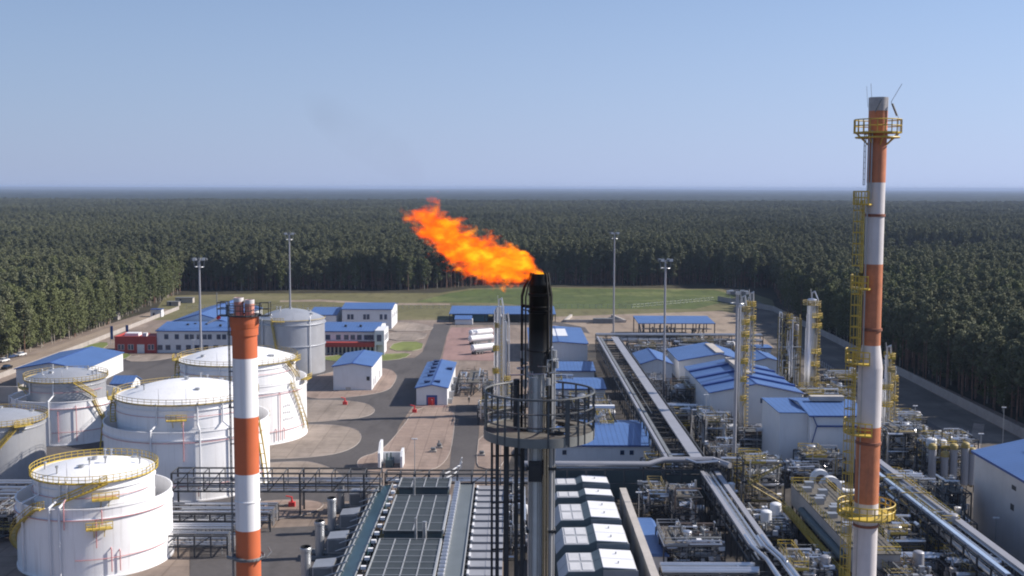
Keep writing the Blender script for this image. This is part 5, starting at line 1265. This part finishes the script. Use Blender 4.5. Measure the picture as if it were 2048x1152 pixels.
t = thing('long_duct', 'long grey flat duct between the air coolers and the ribbed radiators', 'duct', (-8, 180, 0))
m = MB(); m.box(-9.5, -7.0, 148, 212, 3.4, 4.8); m.build('casing', mat('duct_grey', (.15, .17, .18), .5, .2, .1, .3), t)
m = MB(); m.box(-7.0, -6.85, 148, 212, 4.6, 5.0); m.box(-9.65, -9.5, 148, 212, 4.6, 5.0); m.build('edge_rail', grid_m, t)
m = MB()
for k in range(13): m.box(-9.2, -9, 149+k*5, 149.2+k*5, 0, 3.4); m.box(-7.5, -7.3, 149+k*5, 149.2+k*5, 0, 3.4)
m.build('leg', steel_d, t)
def first_then_copy(make, n, place, labels=None):
    p = make(); remember(p)
    for k in range(n):
        o = p if k == 0 else copy_tree(p); o.location = place(k)
        if labels: o['label'] = labels[k] if isinstance(labels, (list, tuple)) else labels(k)
def mk():
    t = thing('fan_motor', 'silver motor in the row along the right edge of the air coolers', 'motor', (0, 0, 0), 'row of silver motors by the air coolers')
    m = MB(); m.vessel((-.3, 0, 0), (.5, 0, 0), .42, 12); m.build('body', alu, t); m = MB(); m.box(-.3, .4, -.3, .3, -5.2, -.45); m.build('stand', steel_d, t); return t
first_then_copy(mk, 34, lambda k: (-10.1, 152+k*1.75, 5.2))
def mk():
    t = thing('radiator', 'pale ribbed radiator box in the row left of the flare stack', 'radiator', (0, 0, 0), 'row of pale radiator boxes')
    m = MB(); m.box(-2.4, 2.4, -1.35, 1.35, 3.2, 4.6); m.box(-.05, .05, -1.3, 1.3, 4.6, 4.66)
    m.build('casing', mat('radiator_grey', (.34, .34, .36), .5, .3, .1, .4), t)
    m = MB(); m.box(-2.7, -2.4, -.9, .9, 3.6, 4.75); m.build('end_cover', white2, t)
    m = MB()
    for x in (-2.1, 2.1): m.box(x-.1, x+.1, -.1, .1, 0, 3.2)
    m.build('leg', steel_d, t); return t
first_then_copy(mk, 16, lambda k: (-3.7, 150+k*3.95, 0))
t = thing('motor_rail', 'dark equipment strip along the left ends of the pale radiator boxes', 'equipment', (-6.5, 180, 0)); m = MB(); rd = random.Random(3)
for k in range(52): y = 150+k*1.18; m.cyl((-6.65, y, 3.0), (-6.65, y, 3.9+rd.uniform(0, .4)), .28, 8)
m.build('valve_row', steel_d, t); m = MB(); m.box(-6.8, -6.45, 149, 212, 2.4, 3.0); m.build('rail', steel_g, t)
# white roofed enclosures right of the flare
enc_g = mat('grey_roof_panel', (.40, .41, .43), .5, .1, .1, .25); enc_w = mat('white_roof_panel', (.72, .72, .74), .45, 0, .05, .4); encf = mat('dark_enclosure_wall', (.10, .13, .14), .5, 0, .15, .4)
ends = [(213.6, 208.8, 'farthest', 1), (204, 200, 'second farthest', 1), (195.7, 186, 'middle', 2), (182, 173, 'second nearest', 2), (169, 160.5, 'nearest', 2), ]
for (ya, yb, w_, nseg) in ends:
    t = thing('turbine_enclosure', w_+' of the white and grey roofed enclosures right of the flare stack', 'enclosure', (13, (ya+yb)/2, 0), 'row of roofed enclosures')
    prof = [(6.9, 3.6), (8.2, 5.1), (12.0, 5.15), (13.2, 5.75), (17.9, 5.5), (18.3, 4.6)]; m = MB()
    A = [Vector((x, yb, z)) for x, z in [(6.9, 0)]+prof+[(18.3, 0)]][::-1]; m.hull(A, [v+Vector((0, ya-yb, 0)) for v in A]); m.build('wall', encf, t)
    for s in range(nseg):
        y0_ = yb+(ya-yb)*s/nseg+.06; y1_ = yb+(ya-yb)*(s+1)/nseg-.06
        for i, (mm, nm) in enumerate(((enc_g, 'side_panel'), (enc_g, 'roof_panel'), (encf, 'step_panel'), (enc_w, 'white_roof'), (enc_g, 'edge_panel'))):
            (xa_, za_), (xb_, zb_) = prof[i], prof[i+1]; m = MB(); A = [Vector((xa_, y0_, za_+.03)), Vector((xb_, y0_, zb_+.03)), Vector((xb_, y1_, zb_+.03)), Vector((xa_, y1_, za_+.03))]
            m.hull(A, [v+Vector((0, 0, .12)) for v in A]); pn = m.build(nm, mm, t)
            if nm == 'roof_panel':
                m = MB()
                for q in range(2): u0 = .08+q*.47; m.hull([A[0].lerp(A[1], u0)+Vector((0, .4, .13)), A[0].lerp(A[1], u0+.4)+Vector((0, .4, .13)), A[3].lerp(A[2], u0+.4)+Vector((0, -.4, .13)), A[3].lerp(A[2], u0)+Vector((0, -.4, .13))], [v+Vector((0, 0, .06)) for v in (A[0].lerp(A[1], u0)+Vector((0, .4, .13)), A[0].lerp(A[1], u0+.4)+Vector((0, .4, .13)), A[3].lerp(A[2], u0+.4)+Vector((0, -.4, .13)), A[3].lerp(A[2], u0)+Vector((0, -.4, .13)))])
                m.build('hatch', mat('pale_hatch', (.52, .52, .54), .5), pn)
            if nm == 'white_roof':
                m = MB(); m.cyl(((xa_+xb_)/2, (y0_+y1_)/2, za_-.1), ((xa_+xb_)/2, (y0_+y1_)/2, za_+.35), .12, 8); m.build('lifting_lug', steel, pn)
    if w_ == 'second farthest': m = MB(); m.box(13.6, 15.6, yb-.1, yb+.02, 3.7, 5.3); m.build('louvre', steel_d, t)
    m = MB(); m.box(13.2, 18.25, yb-.12, yb-.02, 3.0, 5.45); m.build('front_panel', steel, t)
mb = MB(); mb.box(19.9, 20.9, 150, 207, 0, 5.0); w_ = mb.build('wall', concrete); tag(w_, 'long tall concrete wall running away right of the roofed enclosures', 'wall')
mb = MB(); mb.box(19.85, 21.05, 149.9, 207.1, 5.0, 5.15); mb.build('coping', concrete_l, w_)
# exhaust stacks and grey boxes
for k, (p, yb, yt_) in enumerate(((677, 1022, 957), (659, 1066, 996), (634, 1116, 1042), (605, 1176, 1094))):
    lab = ['farthest', 'second farthest', 'second nearest', 'nearest'][k]
    Y = G(p, yb).y; x = X(p, Y); h = HZ(p, yb, yt_); t = thing('exhaust_stack', lab+' of the short silver exhaust stacks right of the shorter chimney', 'stack', (x, Y, 0), 'short silver exhaust stacks')
    m = MB(); m.lathe(x, Y, [(.75, .0), (.75, h*.9), (.75, h-.7), (.86, h-.6), (.86, h-.15), (.75, h)], 24, False); m.build('shell', steel, t)
    m = MB(); m.lathe(x, Y, [(.76, h-.02), (.76, h+.12), (.62, h+.12), (.62, h-1)], 24, False); m.lathe(x, Y, [(.9, 0), (.9, .4), (.76, .42)], 20, False); m.build('rim', soot, t)
    if k < 4:
        bx = X(p+36, Y); b = thing('filter_box', lab+' of the grey intake boxes beside the silver exhaust stacks', 'intake box', (bx, Y, 0), 'grey intake boxes')
        m = MB(); A = [Vector(v) for v in ((bx-1.5, Y-1.3, 1.2), (bx+1.6, Y-1.3, 1.2), (bx+1.6, Y+2.2, 1.2), (bx-1.5, Y+2.2, 1.2))]; Bt = [Vector(v) for v in ((bx-1.5, Y-1.3, 3.6), (bx+1.6, Y-1.3, 3.8), (bx+1.6, Y+2.2, 4.0), (bx-1.5, Y+2.2, 3.7))]; m.hull(A, Bt); m.build('casing', steel, b)
        m = MB(); m.box(bx-1.3, bx+1.4, Y-1.36, Y-1.3, 1.4, 3.4); m.build('louvre', steel_g, b)
        m = MB(); m.box(bx-5.2, bx+6, Y-1.6, Y-1.35, .2, .8); m.box(bx-5.2, bx+6, Y+2, Y+2.3, .2, .8); m.box(bx-1.4, bx+1.5, Y-1.2, Y+2.1, .3, 1.2); m.pipe([(bx-4, Y, .9), (bx-1, Y, .9)], .4, 8); m.box(bx+2, bx+4.6, Y-.8, Y+1.8, .3, 2.2); m.build('skid', steel_g, b)
for k, (x, y, h) in enumerate(((-13.6, 176.4, 7.8), (-14.9, 175.6, 8.6), (-17.5, 203.2, 8))):
    mb = MB(); mb.cyl((x, y, 0), (x, y, h), .2+.15*(k == 0), 10); tag(mb.build('vent_pipe', steel), ['thick grey vent pipe in the gap between the two nearer air coolers', 'thin tall silver vent pipe in front of the middle air cooler', 'short vent pipe between the middle and far air cooler'][k], 'pipe')
# white blast wall shelter
c = G(772, 940); t = thing('blast_wall', 'white C shaped wall shelter standing on the pink paved island', 'wall', (c.x, c.y, 0)); x, y = c.x, c.y
m = MB(); prof = [(0, 0), (0, 3.6), (2.6, 5.4), (5.5, 5.4), (5.5, 0)]
A = [Vector((x-1.7, y+a, z)) for a, z in prof]; m.hull(A[::-1], [v+Vector((.5, 0, 0)) for v in A[::-1]]); m.build('side_wall', white2, t)
m = MB(); A = [Vector((x+2.9, y+a, z)) for a, z in [(1.2, 0), (1.2, 2.6), (2.4, 3.6), (5.5, 3.6), (5.5, 0)]]; m.hull(A[::-1], [v+Vector((.5, 0, 0)) for v in A[::-1]]); m.build('side_wall', white2, t)
m = MB(); m.box(x-1.7, x+3.4, y+5.5, y+5.9, 0, 2.6); m.build('back_wall', white2, t)
m = MB(); m.box(x-.3, x+1.3, y+1.5, y+4.6, 0, 1.8); m.cyl((x, y+2, 1.8), (x, y+2, 3.2), .2, 8); m.cyl((x+.7, y+3.4, 1.8), (x+.7, y+3.4, 3.0), .2, 8); m.build('transformer', tealg, t)

# ---------------- masts, lamps ----------------
def mast(label, p, yb, yt_, n=8, dark=False):
    Y = G(p, yb).y; x = PY(p, (yb+yt_)/2, Y).x; h = HZ(p, yb, yt_); t = thing('light_mast', label, 'light mast', (x, Y, 0)); m = MB()
    m.cyl((x, Y, 0), (x, Y, h), .40, 12, .24); m.build('pole', cover_m if not dark else steel_g, t)
    m = MB(); m.ring(x, Y, h-.3, 1.5, .09, 20); m.ring(x, Y, h-2.2, 1.3, .09, 20)
    for k in range(4): a = k*PI/2; m.pipe([(x, Y, h-.3), (x+1.5*math.cos(a), Y+1.5*math.sin(a), h-.3)], .08, 4); m.pipe([(x+1.3*math.cos(a), Y+1.3*math.sin(a), h-2.2), (x+1.5*math.cos(a), Y+1.5*math.sin(a), h-.3)], .05, 4)
    m.build('head_frame', steel, t)
    for k in range(n):
        a = 2*PI*k/n+.2; m = MB(); c_ = Vector((x+1.75*math.cos(a), Y+1.75*math.sin(a), h-.1+.0)); m.box(c_.x-.4, c_.x+.4, c_.y-.3, c_.y+.3, c_.z-.25, c_.z+.35); m.build('floodlight', alu if k % 2 else steel_g, t)
    return t
mast('tall light mast standing behind the large white tanks left of the shorter chimney', 401, 800, 518)
mast('thin light mast behind the domed grey metal tank', 580, 700, 467)
mast('light mast standing at the far start of the long pipe bridge', 1228, 674, 466)
mast('light mast right of the long pipe bridge in front of the pale halls', 1329, 812, 520)
mast('dark topped light mast in front of the pipework left of the stair tower', 1471, 985, 584, 10)
def lamp(label, p, yb, yt_, grp=None):
    Y = G(p, yb).y; x = X(p, Y); h = HZ(p, yb, yt_); t = thing('lamp_post', label, 'lamp post', (x, Y, 0), grp); m = MB(); m.cyl((x, Y, 0), (x, Y, h), .09, 8, .06); m.build('pole', steel, t)
    m = MB(); m.box(x-.55, x-.05, Y-.15, Y+.15, h-.05, h+.12); m.box(x+.05, x+.5, Y-.15, Y+.15, h-.05, h+.12); m.build('lamp_head', white2, t)
lamp('twin headed lamp post on the embankment right above the grey metal building', 2017, 888, 815)
lamp('thin lamp post in the pipework left of the big pale hall', 1416, 930, 790); lamp('thin lamp post left of the large metal building roof', 1973, 1000, 868); lamp('thin lamp post right of the tall chimney behind the valve heads', 1838, 900, 812)
lamp('slim lamp post in the far lawn before the left wing of the offices', 385, 742, 680); lamp('lamp post in the bottom right corner near the metal building wall', 2010, 1130, 1036); lamp('lamp post on the island road below the white shed', 828, 1000, 878)
lamp('lamp post beside the container and the piping frame', 1283, 1060, 985); lamp('slim post behind the right end of the far piping skids', 1545, 905, 812); lamp('slim post left of the white substation at the road', 1002, 945, 850)
for p, yb, yt_, l in ((219, 690, 652, 'left'), (250, 686, 650, 'right')):
    Y = G(p, yb).y; x = X(p, Y); h = HZ(p, yb, yt_); t = thing('banner_post', 'narrow dark blue banner post on the '+l+' outside the red block', 'banner', (x, Y, 0)); m = MB(); m.cyl((x, Y, 0), (x, Y, h), .12, 6); m.build('pole', steel, t); m = MB(); m.box(x+.12, x+1.0, Y-.04, Y+.04, h*.3, h); m.build('banner', blue, t)

# ---------------- fences ----------------
def fence(label, pts, h, m_, step=3., panel=True, t_=.06, name='fence'):
    t = thing(name, label, 'fence', (pts[0][0], pts[0][1], 0)); m = MB(); pm = MB()
    for a, b in zip(pts, pts[1:]):
        a, b = Vector((a[0], a[1], 0)), Vector((b[0], b[1], 0)); d = (b-a).normalized(); nn = Vector((-d.y, d.x, 0)); k = int((b-a).length/step)
        for q in range(k+1): p = a+d*q*step; pm.cyl(p, p+Vector((0, 0, h+.15)), .09, 4)
        A = [a-nn*t_, b-nn*t_, b+nn*t_, a+nn*t_]
        if panel: pm.hull(A, [v+Vector((0, 0, h)) for v in A])
        else:
            for zz in (.6, 1.8): pm.pipe([a+Vector((0, 0, zz)), b+Vector((0, 0, zz))], .035, 4)
    pm.build('panel', m_, t)
fence('pale concrete perimeter fence along the left wood beside the ring road', [(-160, 250), (-160, 420), (-163, 560)], 1.7, concrete)
fence('dull grey perimeter fence along the right wood', [(121.5, 180), (124.5, 330), (126.5, 450), (128, 560), (110, 612)], 2.6, concrete)
fence('thin wire fence between the plant and the far meadow', [(-160, 562), (-60, 566), (60, 572), (108, 612)], 2.0, steel, panel=False)
fence('inner wire fence at the edge of the dark embankment', [(100, 235), (103, 330), (106, 430)], 2.0, steel, panel=False)
# ---------------- vehicles ----------------
def tanker(label):
    t = thing('tank_trailer', label, 'tanker trailer', (0, 0, 0), 'white tanker trailers'); m = MB(); m.vessel((-5.2, 0, 2.4), (5.2, 0, 2.4), 1.25, 22); m.build('tank', white, t)
    m = MB(); m.box(-5, 5, -.5, .5, .9, 1.2); m.box(-4.5, 4.8, -1.2, -1.1, 1.0, 1.5); m.box(4, 4.3, -.9, .9, 0, .9); m.build('chassis', steel_g, t)
    m = MB(); m.box(-4.5, 4.5, -.3, .3, 3.62, 3.7); m.rail([(-4.5, -.3, 3.7), (4.5, -.3, 3.7)], .4, .03, 1.5); m.build('catwalk', steel, t)
    for x in (-4.2, -2.9, -1.6):
        for s in (-1, 1): m = MB(); m.cyl((x, s*.95, .52), (x, s*1.28, .52), .52, 16); w = m.build('wheel', rubber, t); m = MB(); m.cyl((x, s*1.27, .52), (x, s*1.3, .52), .26, 10); m.build('rim', alu, w)
    for x in (-5.62, 5.58): m = MB(); m.cyl((x, 0, 2.4), (x+.06, 0, 2.4), .35, 12); m.build('hatch', steel, t)
    return t
tk = tanker('farthest of the three white tanker trailers on the red yard'); remember(tk)
for k, (p, yb, lb) in enumerate(((962, 676, 0), (962, 688, 'middle one of the three white tanker trailers on the red yard'), (968, 707, 'nearest of the three white tanker trailers on the red yard'))):
    o = tk if k == 0 else copy_tree(tk); g = G(p, yb); o.location = g; o.rotation_euler = (0, 0, D(38)); o.scale = (1.0, 1, 1)
    if k: o['label'] = lb
def car(label, m_):
    t = thing('parked_car', label, 'car', (0, 0, 0), 'cars parked at the left edge'); m = MB()
    side = [(-2.15, .35), (-2.2, .8), (-1.9, .95), (-1.35, 1.0), (2.0, .9), (2.15, .75), (2.15, .35)]; A = [Vector((x, -.86, z)) for x, z in side]; m.hull(A[::-1], [v+Vector((0, 1.72, 0)) for v in A[::-1]]); m.build('body', m_, t)
    m = MB(); A = [Vector((x, -.74, z)) for x, z in [(-1.7, .96), (-1.1, 1.42), (.5, 1.45), (1.2, .96)]]; m.hull(A[::-1], [v+Vector((0, 1.48, 0)) for v in A[::-1]]); m.build('cabin_glass', darkglass, t)
    m = MB(); m.box(-1.05, .45, -.68, .68, 1.43, 1.49); m.build('roof', m_, t)
    for x in (-1.35, 1.35):
        for s in (-1, 1): m = MB(); m.cyl((x, s*.7, .32), (x, s*.9, .32), .32, 12); m.build('wheel', rubber, t)
    for s in (-1, 1): m = MB(); m.box(2.12, 2.18, s*.6-.18, s*.6+.18, .6, .75); m.build('headlight', alu, t)
    return t
for p, yb, r, m_, l in ((8, 724, 80, paint_w, 'white parked car at the left edge nearest the fence'), (22, 716, 75, paint_b, 'dark blue parked car at the left edge'), (14, 738, 85, paint_k, 'black parked car at the left edge in front of the others'), (42, 712, 80, paint_w, 'white parked car farthest from the left edge'), (320, 632, 20, paint_w, 'small white car by the gate kiosk at the wood corner')):
    o = car(l, m_); o.location = G(p, yb)+Vector((0, 0, .02)); o.rotation_euler = (0, 0, D(r))
    if p == 320: del o['group']
# ---------------- small things ----------------
for p, yb, h, w, l, m_ in ((228, 640, 3.2, 3.5, 'pale square gate hut at the wood corner by the left ring road', concrete_l), (312, 634, 3.4, 5, 'white and blue gate kiosk near the end of the left ring road', white2), (368, 606, 2.6, 9, 'long pale shed in the meadow behind the gate kiosk', concrete_l), (345, 612, 2.0, 6, 'low brownish shed at the left end of the meadow', concrete)):
    g = G(p, yb); t = thing('hut', l, 'hut', g); m = MB(); m.box(g.x-w/2, g.x+w/2, g.y, g.y+3.5, 0, h); m.build('wall', m_, t); m = MB(); m.box(g.x-w/2-.2, g.x+w/2+.2, g.y-.3, g.y+3.8, h, h+.2); m.build('roof', steel_g if p != 312 else blue, t); doorp(t, g.x-w*.2, g.y, 1, 2, darkglass)
g = G(1190, 645); t = thing('open_basin', 'pale open earth basin in front of the green field', 'basin', g); m = MB()
for s in (-1, 1): m.hull([Vector((g.x+s*13, g.y, 0)), Vector((g.x+s*14, g.y, 0)), Vector((g.x+s*10, g.y+22, 0)), Vector((g.x+s*9, g.y+22, 0))], [Vector((g.x+s*13, g.y, 1.2)), Vector((g.x+s*14, g.y, 1.2)), Vector((g.x+s*10, g.y+22, 1.2)), Vector((g.x+s*9, g.y+22, 1.2))])
m.box(g.x-13, g.x+13, g.y-.5, g.y, 0, 1.3); m.build('rim', concrete_l, t); m = MB(); m.box(g.x-1, g.x+8, g.y-4, g.y-1, 0, 2.2); m.build('pump_house', steel_g, t)
for p, yb, l in ((690, 810, 'red fire monitor on the upper oval paved island'), (829, 826, 'red fire monitor in front of the shed with roof vents'), (584, 1014, 'red hose reel on the paving behind the silver exhaust stacks')):
    g = G(p, yb); t = thing('fire_monitor', l, 'fire monitor', g); m = MB(); m.cyl(g, g+Vector((0, 0, 1.4)), .22, 10); m.box(g.x-.6, g.x+.6, g.y-.4, g.y+.4, .1, 1.0); m.build('stand', redpaint, t); m = MB(); m.pipe([g+Vector((0, 0, 1.4)), g+Vector((0, 0, 1.9)), g+Vector((-1.1, -.2, 2.2))], .16, 8, r1=.1); m.build('nozzle', redpaint, t)
    if p == 584: m = MB(); m.pipe([g+Vector((0, 0, .4)), g+Vector((-4.5, .2, .25))], .2, 6); m.build('hose', concrete, t)
for p, yb, l in ((866, 905, 'dark manhole pump on the pink paving near the service road'), (878, 897, 'taller pump fitting next to the dark manhole pump'), (963, 912, 'small dark hydrant left of the white substation')):
    g = G(p, yb); t = thing('pump', l, 'pump', g); m = MB(); m.box(g.x-.8, g.x+.8, g.y-.6, g.y+.6, 0, .5); m.build('base', concrete, t); m = MB(); m.vessel(g+Vector((-.4, 0, .9)), g+Vector((.5, 0, .9)), .35, 10); m.cyl(g+Vector((0, 0, .5)), g+Vector((0, 0, 1.9 if p == 878 else 1.2)), .2, 8); m.build('body', steel_g, t)
def person(p, yb, l, col):
    g = G(p, yb); t = thing('person', l, 'person', g); h = 1.8
    V = [(0, 0, .95), (0, 0, 1.2), (0, 0, 1.42), (0, 0, 1.52), (0, 0, 1.66), (-.1, 0, .9), (-.12, .05, .5), (-.12, .1, .08), (.1, 0, .9), (.13, -.12, .5), (.15, -.1, .08), (-.2, 0, 1.4), (-.27, .02, 1.12), (-.26, -.1, .88), (.2, 0, 1.4), (.27, .02, 1.12), (.25, -.14, .9)]
    E_ = [(0, 1), (1, 2), (2, 3), (3, 4), (0, 5), (5, 6), (6, 7), (0, 8), (8, 9), (9, 10), (2, 11), (11, 12), (12, 13), (2, 14), (14, 15), (15, 16)]
    Rr = [.16, .15, .16, .06, .11, .1, .07, .06, .1, .07, .06, .07, .05, .04, .07, .05, .04]
    me = bpy.data.meshes.new('body'); me.from_pydata(V, E_, []); o = bpy.data.objects.new('body', me); C.objects.link(o); o.parent = t
    md = o.modifiers.new('skin', 'SKIN'); o.modifiers.new('sub', 'SUBSURF').levels = 1
    for k, v in enumerate(me.skin_vertices[0].data): v.radius = (Rr[k], Rr[k]); v.use_root = k == 0
    me.materials.append(col)
    m = MB(); m.lathe(g.x, g.y, [(.12, 1.68), (.15, 1.72), (.13, 1.82), (.04, 1.87)], 12); m.build('helmet', white, t)
person(938, 806, 'person in dark work clothes and white helmet standing on the centre road', steel_d)
person(864, 812, 'person in red work clothes at the door of the shed with roof vents', redpaint)
t = thing('curved_handrail', 'white curved handrail of a stair rising behind the air coolers', 'handrail', (-10, 214, 0)); m = MB()
P = [G(885, 950, 5.5), G(905, 940, 5.8), G(920, 930, 6.3), G(924, 915, 8)]; m.pipe(P, .12, 6); m.pipe([v+Vector((0, 0, -.9)) for v in P], .1, 6)
for k in range(8): v = P[0].lerp(P[2], k/7); m.pipe([v, v-Vector((0, 0, .9))], .06, 4)
m.build('rail', white2, t)
